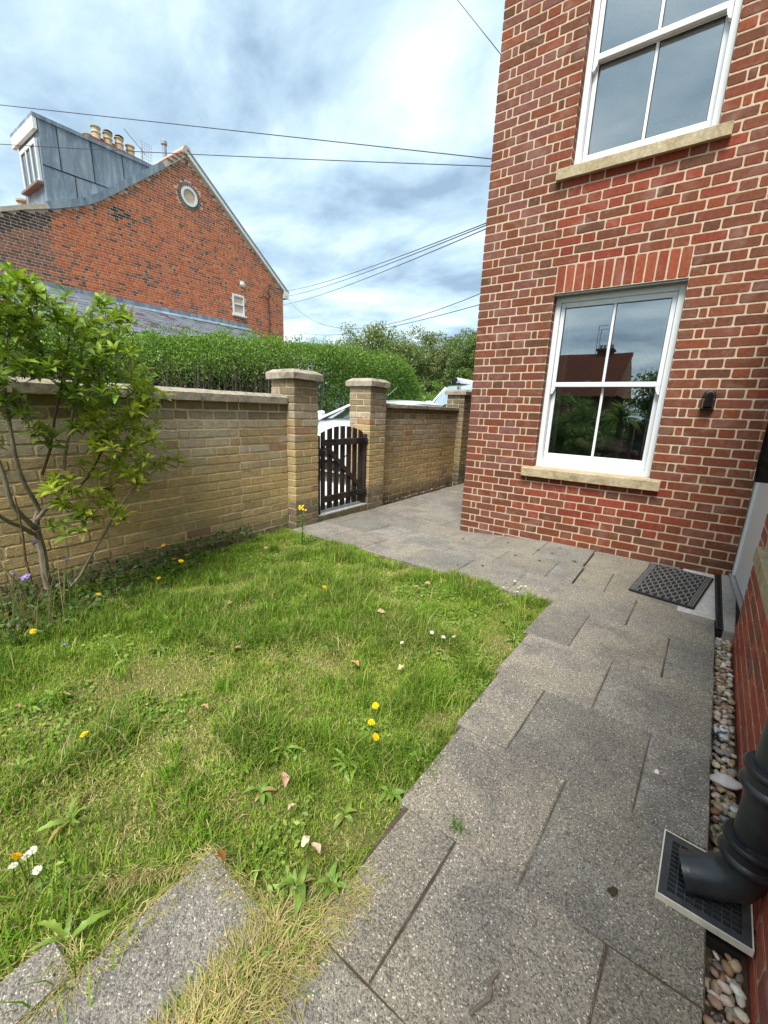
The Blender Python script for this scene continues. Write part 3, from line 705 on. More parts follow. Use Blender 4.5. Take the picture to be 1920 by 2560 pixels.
# ------------------------------------------------------------------ pebble strip
def blob(seed, sub=1):
    r = random.Random(seed); bm = bmesh.new(); bmesh.ops.create_uvsphere(bm, u_segments=7, v_segments=5, radius=1)
    for v in bm.verts: v.co *= 1+r.uniform(-.1, .1)
    me = bpy.data.meshes.new('pebble'); bm.to_mesh(me); bm.free(); me.polygons.foreach_set('use_smooth', np.ones(len(me.polygons), bool)); return me
pb = MB(); pb.hull8([(strip_l(-7), -7, -.1), (wall_r(-7), -7, -.1), (wall_r(-1.19), -1.19, -.1), (strip_l(-1.19), -1.19, -.1), (strip_l(-7), -7, .035), (wall_r(-7), -7, .035), (wall_r(-1.19), -1.19, .035), (strip_l(-1.19), -1.19, .035)])
bed = struct('pebble_strip', pb, M['earth'])
pebs = [blob(i) for i in range(8)]
for me in pebs: me.materials.append(M['pebble'])
PEB = [((.40, .31, .19), 26), ((.54, .47, .36), 20), ((.26, .25, .23), 16), ((.64, .60, .52), 9), ((.28, .16, .09), 12), ((.14, .125, .11), 12), ((.38, .25, .17), 9)]
cand = []
r_ = random.Random(5)
for layer, (zz, dens) in enumerate(((.040, 1.0), (.058, .8))):
    y = -1.215
    while y > -5.0:
        for q in range(4 if layer == 0 else 3):
            t = (q+.5)/(4 if layer == 0 else 3)+r_.uniform(-.12, .12)
            x = strip_l(y)+.012+(wall_r(y)-strip_l(y)-.024)*clamp(t, .1, .9)
            a = r_.uniform(.0085, .0165)*(1.2 if layer else 1)
            if 2.02 < x < 2.23 and -3.125 < y < -2.875: continue
            cand.append((x, y+r_.uniform(-.008, .008), zz+r_.uniform(-.006, .010), a, a*r_.uniform(.55, .85), a*r_.uniform(.4, .65), r_.uniform(0, 3.14), pick(PEB, r_)))
        y -= .018/dens
pp = np.array([c[:3] for c in cand]); qx, qy, qz = project(pp); sz = np.array([c[3] for c in cand])/np.maximum(qz, .1)*((qz > .1) & (qx < 1960) & (qy < 2600))*(1+.6*(pp[:, 2] > .05))
top = set(np.argsort(-sz)[:300].tolist()); PV, PF, PC = [], [], []; b0 = 0
for i, (x, y, z, a, b, c, an, col) in enumerate(cand):
    mw = Matrix.Translation((x, y, z)) @ Matrix.Rotation(an, 4, 'Z') @ Matrix.Rotation(r_.uniform(-.35, .35), 4, 'X') @ Matrix.Diagonal((a, b, c, 1))
    me = pebs[i % 8]
    if i in top: o = link('pebble', me, bed, mw); o.color = (*col, 1)
    else:
        co = np.array([mw @ v.co for v in me.vertices]); PV.append(co); PF += [tuple(k+b0 for k in p.vertices) for p in me.polygons]; PC.append(np.tile(col, (len(co), 1))); b0 += len(co)
o = link('gravel', np_mesh('gravel', np.concatenate(PV), PF, M['pebble_a'], np.concatenate(PC), True), bed); o['kind'] = 'stuff'
def rock(name, loc, sc, mat, label, cat, seed, rot=0, group=None):
    r = random.Random(seed); bm = bmesh.new(); bmesh.ops.create_icosphere(bm, subdivisions=3, radius=1)
    ph = [r.uniform(0, 6) for _ in range(6)]
    for v in bm.verts:
        c = v.co; k = 1+.16*math.sin(c.x*3+ph[0])*math.sin(c.y*3.3+ph[1])+.09*math.sin(c.z*6+ph[2])+.05*math.sin(c.x*9+ph[3])
        v.co = Vector((c.x*sc[0], c.y*sc[1], c.z*sc[2]))*k
    me = bpy.data.meshes.new(name); bm.to_mesh(me); bm.free(); me.polygons.foreach_set('use_smooth', np.ones(len(me.polygons), bool)); me.materials.append(mat)
    o = link(name, me, None, Matrix.Translation(loc) @ Matrix.Rotation(rot, 4, 'Z')); return tag(o, label, cat, group)
p = on_z(1808, 1830, .09); rock('flint_stone', (p[0], p[1], .085), (.027, .042, .028), M['flint'], 'large black and white flint stone lying in the pebble strip', 'stone', 3)
p = on_z(1815, 1953, .075); rock('chalk_flake', (p[0], p[1], .075), (.046, .030, .014), M['shell'], 'flat white chalky flake among the pebbles nearer the gully', 'stone', 8, .25)
p = on_z(1642, 1929, .105); rock('stone_chip', (p[0], p[1], gh(p[0], p[1])+.004), (.008, .009, .007), M['shell'], 'small white stone lying alone on the paving', 'stone', 4)
p = on_z(1790, 1612, .06); rock('grey_stone', (p[0], p[1], .065), (.03, .035, .02), simple('grey stone', (.30, .31, .31), .6), 'flat grey stone at the far end of the pebble strip', 'stone', 14)

# ------------------------------------------------------------------ buff garden walls, piers, gate
XW, XP = -1.3125, -1.200
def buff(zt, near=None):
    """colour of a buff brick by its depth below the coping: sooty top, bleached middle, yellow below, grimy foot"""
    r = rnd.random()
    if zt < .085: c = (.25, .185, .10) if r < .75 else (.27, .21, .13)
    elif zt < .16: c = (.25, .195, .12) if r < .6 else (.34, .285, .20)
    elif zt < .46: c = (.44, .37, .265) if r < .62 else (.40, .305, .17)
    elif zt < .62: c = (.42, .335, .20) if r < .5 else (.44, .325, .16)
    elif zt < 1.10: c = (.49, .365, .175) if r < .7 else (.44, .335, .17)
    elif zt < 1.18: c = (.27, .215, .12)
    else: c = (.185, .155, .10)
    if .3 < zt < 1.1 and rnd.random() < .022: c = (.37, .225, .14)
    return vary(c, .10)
def buff_wall(name, y0, y1, ztop, label, shade=1.0, warm=0, maxn=300, yb=None):
    t = thing(name, (XW-.1, (y0+y1)/2, .05), label, 'garden wall')
    m = MB(); m.box(XW-.215, XW-.0042, y0, y1, -.3, ztop-.001); wl_ = m.build('wall', M['mortar_buff'], t)
    rc = []; n = int((ztop+.02)/.075)
    for k in range(n+1):
        z = ztop-.0375-.075*k; x = y1-(0.0 if k % 2 else .115); first = [Hx] if k % 2 == 0 else [Sx]
        seq = [Sx, Sx, Hx]; i = k % 2; y = y1-.004
        if k % 2 == 0: ws = Hx-.02
        else: ws = Sx
        while y > y0+.03:
            w_ = min(ws, y-y0)+rnd.uniform(-.002, .002)
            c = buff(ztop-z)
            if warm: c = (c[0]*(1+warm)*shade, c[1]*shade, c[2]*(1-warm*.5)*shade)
            if w_ > .02: rc.append((y-w_/2, z+rnd.uniform(-.0012, .0012), w_, .0635, c))
            y -= w_+.0095; ws = seq[i % 3]; i += 1
    lay(wl_, rc, (XW, 0, 0), (0, 1, 0), (1, 0, 0), M['buff_o'], M['buff_a'], maxn=maxn, jit=.0032, nvar=6, prou=.0022)
    return t
def coping(parent, ya, yb, z, hv=.058, hc=.03, over=.036, flat=False):
    m = MB(); j = lambda a=.002: rnd.uniform(-a, a); rr = []
    x1 = XW+over; x0 = XW-.215-over
    for t in np.linspace(0, 1, 9):
        y = ya+.004+(yb-ya-.008)*t
        pr = [(x0, z), (x1, z), (x1, z+hv), (x1-(.055 if not flat else .012), z+hv+hc), (x0+(.055 if not flat else .012), z+hv+hc), (x0, z+hv)]
        rr.append([(a+j(), y+j(.003 if 0 < t < 1 else .004), b+j()) for a, b in pr])
    m.rings(rr); return m.build('coping_stone', M['coping'], parent)
wL = buff_wall('garden_wall', -6.4, -1.392, 1.342, 'long buff brick garden wall behind the shrub and lawn')
y = -1.396
while y > -6.4: coping(wL, max(-6.4, y-.563), y, 1.343); y -= .563
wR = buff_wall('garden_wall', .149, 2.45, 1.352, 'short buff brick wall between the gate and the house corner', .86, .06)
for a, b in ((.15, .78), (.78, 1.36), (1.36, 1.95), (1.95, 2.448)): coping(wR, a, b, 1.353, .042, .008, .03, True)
_b3 = {}
def brick3(l, w_, h, var):
    k = (l, w_, h, var)
    if k in _b3: return _b3[k]
    bm = bmesh.new(); bmesh.ops.create_cube(bm, size=1)
    bmesh.ops.scale(bm, vec=(l, w_, h), verts=bm.verts); bmesh.ops.bevel(bm, geom=bm.edges[:], offset=.0045, segments=1, affect='EDGES')
    r = random.Random(var*17+3)
    for v in bm.verts: v.co += Vector((r.uniform(-.0022, .0022), r.uniform(-.0022, .0022), r.uniform(-.0018, .0018)))
    me = bpy.data.meshes.new('brick'); bm.to_mesh(me); bm.free(); me.materials.append(M['buff_o']); _b3[k] = me; return me
def pier(y0, ztop, label, shade=1.0, warm=0.0, gy=-1):
    s = .3275; y1 = y0+s; x1 = XP; x0 = XP-s
    t = thing('gate_pier', ((x0+x1)/2, (y0+y1)/2, .08), label, 'gate pier', 'buff brick piers of the garden wall')
    m = MB(); m.box(x0+.006, x1-.006, y0+.006, y1-.006, -.3, ztop-.003); core = m.build('mortar_core', M['mortar_buff'], t)
    k = 0; z = ztop-.0375
    while z > -.02:
        if k % 2 == 0: B = [(x1-.05125, y0+.1075, 1), (x1-.1075, y1-.05125, 0), (x0+.05125, y1-.1075, 1), (x0+.1075, y0+.05125, 0)]
        else: B = [(x1-.05125, y1-.1075, 1), (x0+.1075, y1-.05125, 0), (x0+.05125, y0+.1075, 1), (x1-.1075, y0+.05125, 0)]
        for i, (x, y, rot) in enumerate(B):
            me = brick3(.215, .1025, .0645, rnd.randrange(6))
            o = link('brick', me, core, Matrix.Translation((x+rnd.uniform(-.0018, .0018), y+rnd.uniform(-.0018, .0018), z+rnd.uniform(-.001, .001))) @ Matrix.Rotation(math.pi/2*rot+(math.pi if rnd.random() < .5 else 0), 4, 'Z'))
            c = buff((ztop-z)*.92+.03 if ztop-z > .3 else .14)
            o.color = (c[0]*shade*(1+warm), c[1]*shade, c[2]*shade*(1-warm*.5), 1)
        z -= .075; k += 1
    o_ = .036; j = lambda a=.0022: rnd.uniform(-a, a); rr = []
    n = 5
    for d, zz in ((0, 0), (0, .056), (.05, .091)):
        a, b, c, d_ = x0-o_+d, x1+o_-d, y0-o_+d, y1+o_-d; ring = []
        for (p, q) in (((a, c), (b, c)), ((b, c), (b, d_)), ((b, d_), (a, d_)), ((a, d_), (a, c))):
            for i in range(n): ring.append((p[0]+(q[0]-p[0])*i/n+j(), p[1]+(q[1]-p[1])*i/n+j(), ztop+.001+zz+j()))
        rr.append(ring)
    m = MB(); m.rings(rr); m.build('cap_stone', M['coping'], t); return t
pier(-1.392, 1.578, 'taller-looking buff pier left of the gate with lichen on its cap', 1.0)
pier(-.182, 1.588, 'buff brick pier right of the open-slatted gate', 1.0, .03)
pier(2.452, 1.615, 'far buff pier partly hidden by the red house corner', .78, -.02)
# gate step
stp = thing('gate_step', (-1.3, -.62, .1), 'low brick-edged concrete step under the garden gate', 'step')
m = MB(); m.box(-1.52, -1.212, -1.062, -.184, .02, .168); m.build('concrete_top', M['concrete_pale'], stp, bevel=.006)
for i in range(12):
    b = MB(); y = -1.060+i*.0731; b.box(-1.211, -1.203+rnd.uniform(-.003, .003), y+.003, y+.0701, .03, .156); o = b.build('edging_brick', M['buff_o'], stp, bevel=.003); o.color = (*vary((.16, .135, .075), .2), 1)
# gate
gate = thing('garden_gate', (-1.24, -.6, .17), 'dark brown picket gate with arched top and diagonal brace', 'gate')
XG = -1.255
m = MB(); m.box(XG-.03, XG+.02, -1.058, -1.0, .14, 1.03); m.build('post', M['timber'], gate, bevel=.004)
m = MB(); m.box(XG-.03, XG+.02, -.222, -.186, .14, 1.03); m.build('post', M['timber'], gate, bevel=.004)
ns = 7; ya, yb = -.965, -.243; sw = .070
for i in range(ns):
    yc = ya+sw/2+(yb-ya-sw)*i/(ns-1); f = lambda y: 1.128-.075*((y+.604)/.36)**2
    hw2 = sw/2*(1 if 0 < i else .8)
    m = MB(); top = [(yc-hw2+2*hw2*t, f(yc-hw2+2*hw2*t)) for t in np.linspace(0, 1, 5)]
    prof = [(yc-hw2, .205+rnd.uniform(-.006, .006)), (yc+hw2, .205+rnd.uniform(-.006, .006))]+top[::-1]
    m.prism([(XG-.02, y, z) for y, z in prof], (.019, 0, 0)); m.build('slat', M['timber'], gate, bevel=.0025)
for z0, z1 in ((.918, .988), (.292, .362)):
    m = MB(); rr = []
    for t in np.linspace(0, 1, 8):
        y = -.972+(.735)*t; j = lambda: rnd.uniform(-.0025, .0025)
        rr.append([(XG, y, z0+j()), (XG+.03, y, z0+j()), (XG+.03, y, z1-.004+j()), (XG+.022, y, z1+j()), (XG, y, z1+j())])
    m.rings(rr); m.build('rail', M['timber_black'], gate)
m = MB(); a, b = (-.90, .905), (-.262, .362); ln = math.hypot(b[0]-a[0], b[1]-a[1]); ux, uz = (b[0]-a[0])/ln, (b[1]-a[1])/ln; hx, hz = -uz*.028, ux*.028
m.prism([(XG+.001, a[0]-hx, a[1]-hz), (XG+.001, b[0]-hx, b[1]-hz), (XG+.001, b[0]+hx, b[1]+hz), (XG+.001, a[0]+hx, a[1]+hz)], (.022, 0, 0)); m.build('brace', M['timber'], gate, bevel=.003)
m = MB(); m.box(XG+.021, XG+.04, -1.056, -.985, .845, .90); m.box(XG+.02, XG+.05, -.99, -.965, .86, .875); m.build('latch_plate', M['timber_black'], gate, bevel=.003)
m = MB(); m.box(XG+.021, XG+.04, -.955, -.865, .872, .898); m.build('latch_bar', M['timber'], gate, bevel=.003)
for z in (.955, .33):
    m = MB(); m.box(XG+.0305, XG+.034, -.42, -.20, z-.012, z+.012); m.lathe([(.011, z-.025), (.011, z+.025)], (XG+.034, -.205, 0), 10); m.build('hinge', M['timber_black'], gate)

# ------------------------------------------------------------------ neighbouring house across the drive
XN = -12.5
nb = thing('brick_house', (XN, 4.5, 0), 'orange brick gable-ended house beyond the hedge with grey lead dormer', 'house')
vl = [(4.54, 8.99), (3.83, 8.40), (2.91, 7.63), (1.87, 6.78), (1.5, 6.53), (1.15, 6.36), (.58, 6.10), (.08, 5.90), (-.4, 5.68), (-1.6, 5.14), (-3.2, 4.4)]
vr = [(8.50, 5.93)]
outl = [(8.47, -.3), (8.47, 5.95)]+vl+[(-3.2, -.3)]
def zmax(y):
    pts = [(8.47, 5.95)]+vl
    for (ya_, za), (yb_, zb) in zip(pts[:-1], pts[1:]):
        if yb_ <= y <= ya_: return za+(zb-za)*(ya_-y)/(ya_-yb_)
    return -1
m = MB(); m.prism([(XN-.0035, y, z) for y, z in outl], (-.25, 0, 0)); nwall = m.build('wall', M['mortar_far'], nb)
OC = (4.575, 7.845)
rc = []; k = 0; z = 2.62
NR = [((.52, .130, .045), 44), ((.45, .112, .045), 26), ((.33, .098, .05), 14), ((.17, .085, .06), 7), ((.58, .17, .055), 12)]
ND = [((.26, .115, .07), 40), ((.20, .10, .068), 30), ((.31, .12, .07), 20), ((.13, .08, .06), 10)]
while z < 9:
    for a, b in fill(-3.1+rnd.uniform(-.05, .05)+(0 if k % 2 else -.05), 8.46, [Sx, Hx] if k % 2 else [Hx, Qx, Sx, Hx]):
        yc = (a+b)/2
        if min(zmax(a), zmax(b)) < z+.03: continue
        if math.hypot(yc-OC[0], z-OC[1]) < .415 or (6.0 < yc < 6.56 and 4.58 < z < 5.33): continue
        if math.hypot(yc-6.48, z-5.71) < .11: continue
        top_s = zmax(yc)-z
        p = ND if yc < .62+rnd.uniform(-.15, .15) else NR
        c = pick(p)
        if yc < .6 and top_s < .45 and rnd.random() < .75: c = vary((.075, .055, .05), .25)
        if z > 7.1 and rnd.random() < .45: c = vary((.30, .095, .055), .15)
        if b-a < .13 and rnd.random() < .14: c = vary((.10, .085, .08), .3)
        if 2.1 < yc < 2.6 and 6.35 < z < 6.75 and rnd.random() < .5: c = vary((.05, .04, .04), .2)
        rc.append((yc, z, b-a, .0612, c))
    z += .0742; k += 1
lay(nwall, rc, (XN, 0, 0), (0, 1, 0), (1, 0, 0), M['brick_o'], M['brick_a'], depth=.02, nvar=2, jit=.003)
# oculus
nr = 30
for i in range(nr):
    a = 2*math.pi*i/nr; b = MB(); r0, r1 = .285, .40; w0, w1 = .018, .028
    pts = []
    for rr_, ww in ((r0, -w0), (r1, -w1), (r1, w1), (r0, w0)): pts.append((XN-.004, OC[0]+rr_*math.cos(a)-ww*math.sin(a), OC[1]+rr_*math.sin(a)+ww*math.cos(a)))
    b.prism(pts, (.016, 0, 0)); o = b.build('arch_brick', M['brick_o'], nwall); o.color = (*vary((.19, .13, .11), .3), 1)
def ringx(name, r0, r1, x0, x1, cy, cz, mat, par, seg=40):
    m = MB(); A = [(r0, x0), (r0, x1), (r1, x1), (r1, x0)]; V_ = []; F_ = []
    for i in range(seg):
        t = 2*math.pi*i/seg; V_ += [(x, cy+r*math.cos(t), cz+r*math.sin(t)) for r, x in A]
    for i in range(seg):
        j = (i+1) % seg
        for q in range(4): F_.append((i*4+q, i*4+(q+1) % 4, j*4+(q+1) % 4, j*4+q))
    m.add(V_, F_); return m.build(name, mat, par)
oc = ringx('window', .205, .278, XN-.03, XN+.03, *OC, M['pvc'], nb)
m = MB(); m.lathe([(.205, 0), (.205, .008)], (XN-.02, *OC), 40, 'X'); m.build('pane', M['glass'], oc)
m = MB(); m.lathe([(.27, 0), (.27, .008)], (XN-.05, *OC), 30, 'X'); m.build('curtain_disc', simple('net curtain', (.15, .19, .205), .9), oc)  # plain blue-grey curtain disc behind the round pane
# small casement
def boxX(mb, y0, y1, z0, z1, x0, x1): mb.box(x0, x1, y0, y1, z0, z1)
m = MB(); y0, y1, z0, z1 = 6.03, 6.53, 4.61, 5.30
for q in ((y0, y0+.06, z0, z1), (y1-.06, y1, z0, z1), (y0+.06, y1-.06, z0, z0+.07), (y0+.06, y1-.06, z1-.07, z1), (y0+.06, y1-.06, 4.95, 5.0)): boxX(m, *q, XN-.06, XN+.03)
cw = m.build('window', M['pvc'], nb, bevel=.01)
for q in ((z0+.07, 4.95), (5.0, z1-.07)):
    m = MB(); boxX(m, y0+.06, y1-.06, *q, XN-.02, XN-.012); m.build('pane', M['glass'], cw)
m = MB(); boxX(m, y0+.05, y1-.05, z0+.05, z1-.05, XN-.08, XN-.07); m.build('blind', simple('roller blind', (.30, .33, .33), .9), cw)
m = MB(); boxX(m, y0-.04, y1+.06, z0-.06, z0-.002, XN-.05, XN+.07); m.build('sill', M['pvc_dirty'], cw)
m = MB(); m.lathe([(0, .05), (.06, .05), (.085, .03), (.09, 0)], (XN, 6.48, 5.71), 20, 'X'); m.build('vent', M['pvc_dirty'], nb, smooth=True)
m = MB(); m.tube([(XN+.05, 7.85, 6.02), (XN+.05, 7.72, 5.98), (XN+.04, 7.70, 5.8), (XN+.04, 7.68, 3.0)], .018, 6); m.tube([(XN+.04, 7.70, 5.45), (XN+.05, 7.42, 5.52), (XN+.05, 7.36, 5.45)], .02, 6); m.build('service_cable', M['cable'], nb)
# verges
def strip(pts, wd, th, x, name, mat, off=0):
    m = MB()
    for (a, b) in zip(pts[:-1], pts[1:]):
        d = Vector((b[0]-a[0], b[1]-a[1])); n = Vector((-d.y, d.x)).normalized()
        if n.y < 0: n = -n
        q = [(a[0]+n.x*off, a[1]+n.y*off), (b[0]+n.x*off, b[1]+n.y*off), (b[0]+n.x*(off+wd), b[1]+n.y*(off+wd)), (a[0]+n.x*(off+wd), a[1]+n.y*(off+wd))]
        m.prism([(x, y, z) for y, z in q], (-th, 0, 0))
    return m.build(name, mat, nb)
strip([(4.56, 9.0), (8.66, 5.80)], .12, .5, XN+.10, 'bargeboard', M['pvc_dirty'], -.02)
strip([(4.56, 9.12), (8.70, 5.89)], .03, .6, XN+.13, 'verge_edge', M['zinc'], 0)
m = MB(); m.box(XN-.5, XN+.12, 8.46, 8.68, 5.66, 5.92); m.build('eaves_box', M['pvc'], nb)
strip([(4.60, 9.02), (3.80, 8.36)], .14, .5, XN+.06, 'verge_mortar', M['verge'], -.03)
strip([(3.80, 8.36), (2.91, 7.62), (1.87, 6.77), (1.5, 6.52), (1.15, 6.35), (.62, 6.11)], .17, .3, XN+.05, 'lead_flashing', M['lead'], -.04)
strip([(.62, 6.11), (.08, 5.90), (-.4, 5.68), (-1.6, 5.14), (-3.2, 4.4)], .10, .4, XN+.05, 'verge_mortar', M['verge'], -.03)
for i in range(5):
    y = 3.9+i*.15; m = MB(); z = 8.42+(y-3.83)*.83; m.box(XN-.4, XN+.08, y-.02, y+.19, z+.10, z+.15); m.build('verge_tile', M['tile'], nb, bevel=.01)
m = MB(); m.tube([(XN+.09, 4.56, 9.10), (XN-9, 4.56, 9.10)], .13, 10); m.build('ridge_tile', M['verge'], nb, smooth=True)
m = MB(); m.add([(XN-.1, 4.56, 9.08), (XN-9, 4.56, 9.08), (XN-9, 8.7, 5.86), (XN-.1, 8.7, 5.86), (XN-.1, -3.2, 4.42), (XN-9, -3.2, 4.42), (XN-.1, .6, 6.15), (XN-9, .6, 6.15), (XN-.1, 1.9, 6.85), (XN-9, 1.9, 6.85)], [(0, 1, 2, 3), (0, 8, 9, 1), (8, 6, 7, 9), (6, 4, 5, 7)]); m.build('roof', M['tile'], nb)
# dormer
XD = -12.60
m = MB(); m.prism([(XD-.02, .64, 6.1), (XD-.02, .66, 8.16), (XD-.02, 3.62, 8.26), (XD-.02, 1.5, 6.45)], (-1.5, 0, 0)); dm = m.build('dormer', M['lead'], nb)
for P_ in ([(.65, 7.118), (1.053, 7.13), (1.053, 8.12), (.66, 8.12)], [(1.066, 7.13), (1.832, 7.163), (1.832, 8.13), (1.066, 8.12)], [(1.846, 7.164), (2.30, 7.19), (2.62, 7.41), (2.62, 8.17), (1.846, 8.13)],
           [(2.635, 7.42), (3.60, 8.20), (2.635, 8.17)], [(.645, 6.14), (1.15, 6.38), (1.348, 6.47), (1.348, 7.115), (.65, 7.105)], [(1.362, 6.475), (1.87, 6.81), (2.25, 7.12), (2.28, 7.178), (1.362, 7.118)]):
    m = MB(); m.prism([(XD+rnd.uniform(-.004, .006), y, z) for y, z in P_], (-.03, 0, 0)); m.build('lead_panel', M['lead'], dm, bevel=.006)
for (a, b) in (((1.06, 7.12), (1.06, 8.12)), ((1.839, 7.16), (1.839, 8.13)), ((2.628, 7.42), (2.628, 8.17)), ((.66, 7.11), (2.3, 7.185)), ((1.355, 6.48), (1.355, 7.11))):
    m = MB(); m.tube([(XD+.002, *a), (XD+.002, *b)], .009, 6); m.build('seam', M['gasket'], dm)
m = MB(); m.prism([(XD+.03, .56, 8.10), (XD+.03, 3.66, 8.20), (XD+.03, 3.74, 8.29), (XD+.03, .56, 8.19)], (-1.75, 0, 0)); m.build('roof_edge', M['lead'], dm)
m = MB(); m.box(XD-1.66, XD+.02, .55, .64, 7.84, 8.10); m.build('fascia', M['pvc_dirty'], dm, bevel=.01)
m = MB(); wy = .62
for q in ((-13.87, -13.80, 6.74, 7.68), (-12.76, -12.69, 6.74, 7.68), (-13.80, -12.76, 6.74, 6.82), (-13.80, -12.76, 7.58, 7.68), (-13.45, -13.39, 6.82, 7.58), (-13.10, -13.04, 6.82, 7.58)): m.box(q[0], q[1], wy-.05, wy+.02, q[2], q[3])
dw = m.build('dormer_window', M['pvc'], dm, bevel=.008)
m = MB(); m.box(-13.8, -12.76, wy-.02, wy-.01, 6.82, 7.58); m.build('pane', M['glass'], dw)
m = MB(); m.box(-13.92, -12.66, wy-.12, wy+.02, 6.68, 6.735); m.build('sill', simple('stained sill', (.20, .14, .11), .7), dw)
# chimney and pots
m = MB(); m.box(-15.4, -14.2, 2.55, 4.05, 6.5, 9.08); m.box(-15.5, -14.1, 2.45, 4.15, 8.9, 9.02); chm = m.build('chimney', M['brick_a'], nb)
a_ = chm.data.color_attributes.new('tint', 'FLOAT_COLOR', 'POINT'); a_.data.foreach_set('color', np.tile((.25, .10, .07, 1), len(chm.data.vertices)).astype(np.float32))
for i in range(4):
    for j, xx in enumerate((-14.45, -15.05)):
        y = 2.80+i*.33; h = (.42, .40, .42, .36)[i]*(1.0 if j == 0 else .92)
        m = MB(); m.lathe([(.125, 0), (.115, .05), (.11, h*.55), (.128, h*.6), (.128, h*.68), (.108, h*.74), (.115, h*.92), (.14, h*.95), (.14, h), (.10, h), (.09, h*.8)], (xx, y, 9.06), 18); o = m.build('chimney_pot', M['terracotta'], nb, smooth=True)
        if i in (1, 2): 
            m = MB(); m.lathe([(.0, h+.10), (.09, h+.08), (.13, h+.05), (.06, h+.03), (.05, h-.02)], (xx, y+.02, 9.06), 12); m.build('cowl', M['gasket'], o, smooth=True)
m = MB(); m.lathe([(.07, 9.0), (.07, 10.0), (.10, 10.02), (.10, 10.12), (.05, 10.17)], (-14.5, 4.99, 0), 14); m.build('flue', M['zinc'], nb, smooth=True)
ae = MB(); ax, ay, az = -14.3, 4.08, 9.35
ae.tube([(ax, ay, 8.6), (ax, ay+.02, 9.5)], .015, 5); ae.tube([(ax, ay-.5, az+.42), (ax, ay+.12, az-.02)], .012, 5)
for i in range(7): t = i/6; ae.tube([(ax+.1, ay-.05+.35*t, az+.28), (ax-.1, ay+.02+.35*t, az-.18)], .004, 4); ae.tube([(ax+.1-.2*t, ay-.05+.07*t, az+.28-.46*t), (ax+.1-.2*t, ay+.30+.07*t, az+.28-.46*t)], .004, 4)
ae.build('aerial', M['zinc'], nb)
p = on_x(57, 506, -16.0); m = MB(); m.lathe([(.13, -.5), (.12, -.05), (.17, .0), (.17, .05), (.13, .06)], tuple(p), 14); m.build('chimney_pot', M['terracotta'], nb, smooth=True)
p = on_x(78, 508, -16.0); m = MB(); m.lathe([(.10, -.5), (.10, .0), (.16, .02), (.05, .10)], tuple(p), 14); m.build('cowl', M['gasket'], nb, smooth=True)
# lean-to with slates
LX, LZ, LY1 = -9.9, 2.75, 6.80
ln_ = MB(); sl_t = 4.13
ln_.prism([(XN, -3, sl_t-.03), (LX, -3, LZ-.03), (LX, -3, 0), (XN, -3, 0)], (0, LY1+2.98, 0)); ln_.build('lean_to_wall', M['brick_a'], nb)  # tint left unset so it stays black, standing in for shade behind hedge
lo = bpy.data.objects[-1] if False else None
sd = Vector((LX-XN, 0, LZ-sl_t)); sL = sd.length; sdn = sd.normalized(); sn = Vector((-sdn.z, 0, sdn.x)).normalized(); sn = sn if sn.z > 0 else -sn
slm = bpy.data.meshes.new('slate'); bm = bmesh.new(); bmesh.ops.create_cube(bm, size=1); bmesh.ops.scale(bm, vec=(.30, .292, .012), verts=bm.verts); bm.to_mesh(slm); bm.free(); slm.materials.append(M['slate'])
rows = int(sL/.2); cnt = 0
rfp = MB(); q0 = Vector((XN, -3, sl_t)); rfp.prism([q0, q0+sd, q0+sd+Vector((0, LY1+3, 0)), q0+Vector((0, LY1+3, 0))], sn*.03); lroof = rfp.build('lean_to_roof', M['gasket'], nb)
for i in range(rows):
    y = LY1-.15-(.15 if i % 2 else 0)
    while y > -1.6:
        c = Vector((XN, y, sl_t))+sdn*(.13+i*.2)+sn*.045
        col = vary((.125, .14, .165), .18) if rnd.random() < .86 else vary((.085, .065, .085), .25)
        if cnt < 300:
            tl = .035; ex = (sdn*math.cos(tl)-sn*math.sin(tl)*-1); ez = ex.cross(Vector((0, 1, 0))); ez = ez if ez.z > 0 else -ez
            ey = ez.cross(ex)
            o = link('slate', slm, lroof, Matrix(((ex.x, ey.x, ez.x, c.x), (ex.y, ey.y, ez.y, c.y), (ex.z, ey.z, ez.z, c.z), (0, 0, 0, 1)))); o.color = (*col, 1)
        cnt += 1; y -= .30
m = MB(); m.prism([(XN+.012, -3, 4.04), (XN+.012, 6.70, 4.13), (XN+.012, 6.66, 4.33), (XN+.012, -3, 4.24)], (.02, 0, 0)); m.prism([(XN+.03, -3, 4.08), (XN+.03, 6.70, 4.17), (XN+.30, 6.75, 4.06), (XN+.30, -3, 3.97)], (0, 0, .03)); m.build('lead_flashing', M['lead'], nb)

# ------------------------------------------------------------------ foliage helpers
def vnoise(x, y, s, seed=0):
    """smooth value noise on arrays"""
    g = np.random.default_rng(seed).random((64, 64)); x = np.asarray(x)*s; y = np.asarray(y)*s
    xi = np.floor(x).astype(int); yi = np.floor(y).astype(int); fx = x-xi; fy = y-yi; fx = fx*fx*(3-2*fx); fy = fy*fy*(3-2*fy)
    a = g[xi % 64, yi % 64]; b = g[(xi+1) % 64, yi % 64]; c = g[xi % 64, (yi+1) % 64]; d = g[(xi+1) % 64, (yi+1) % 64]
    return (a*(1-fx)+b*fx)*(1-fy)+(c*(1-fx)+d*fx)*fy
def unit(v): return v/np.maximum(np.linalg.norm(v, axis=1, keepdims=True), 1e-9)
DIAM = (np.array([(0, 0, 0), (.45, -.5, .12), (1, 0, 0), (.45, .5, .12)]), np.array([(0, 1, 2), (0, 2, 3)]))
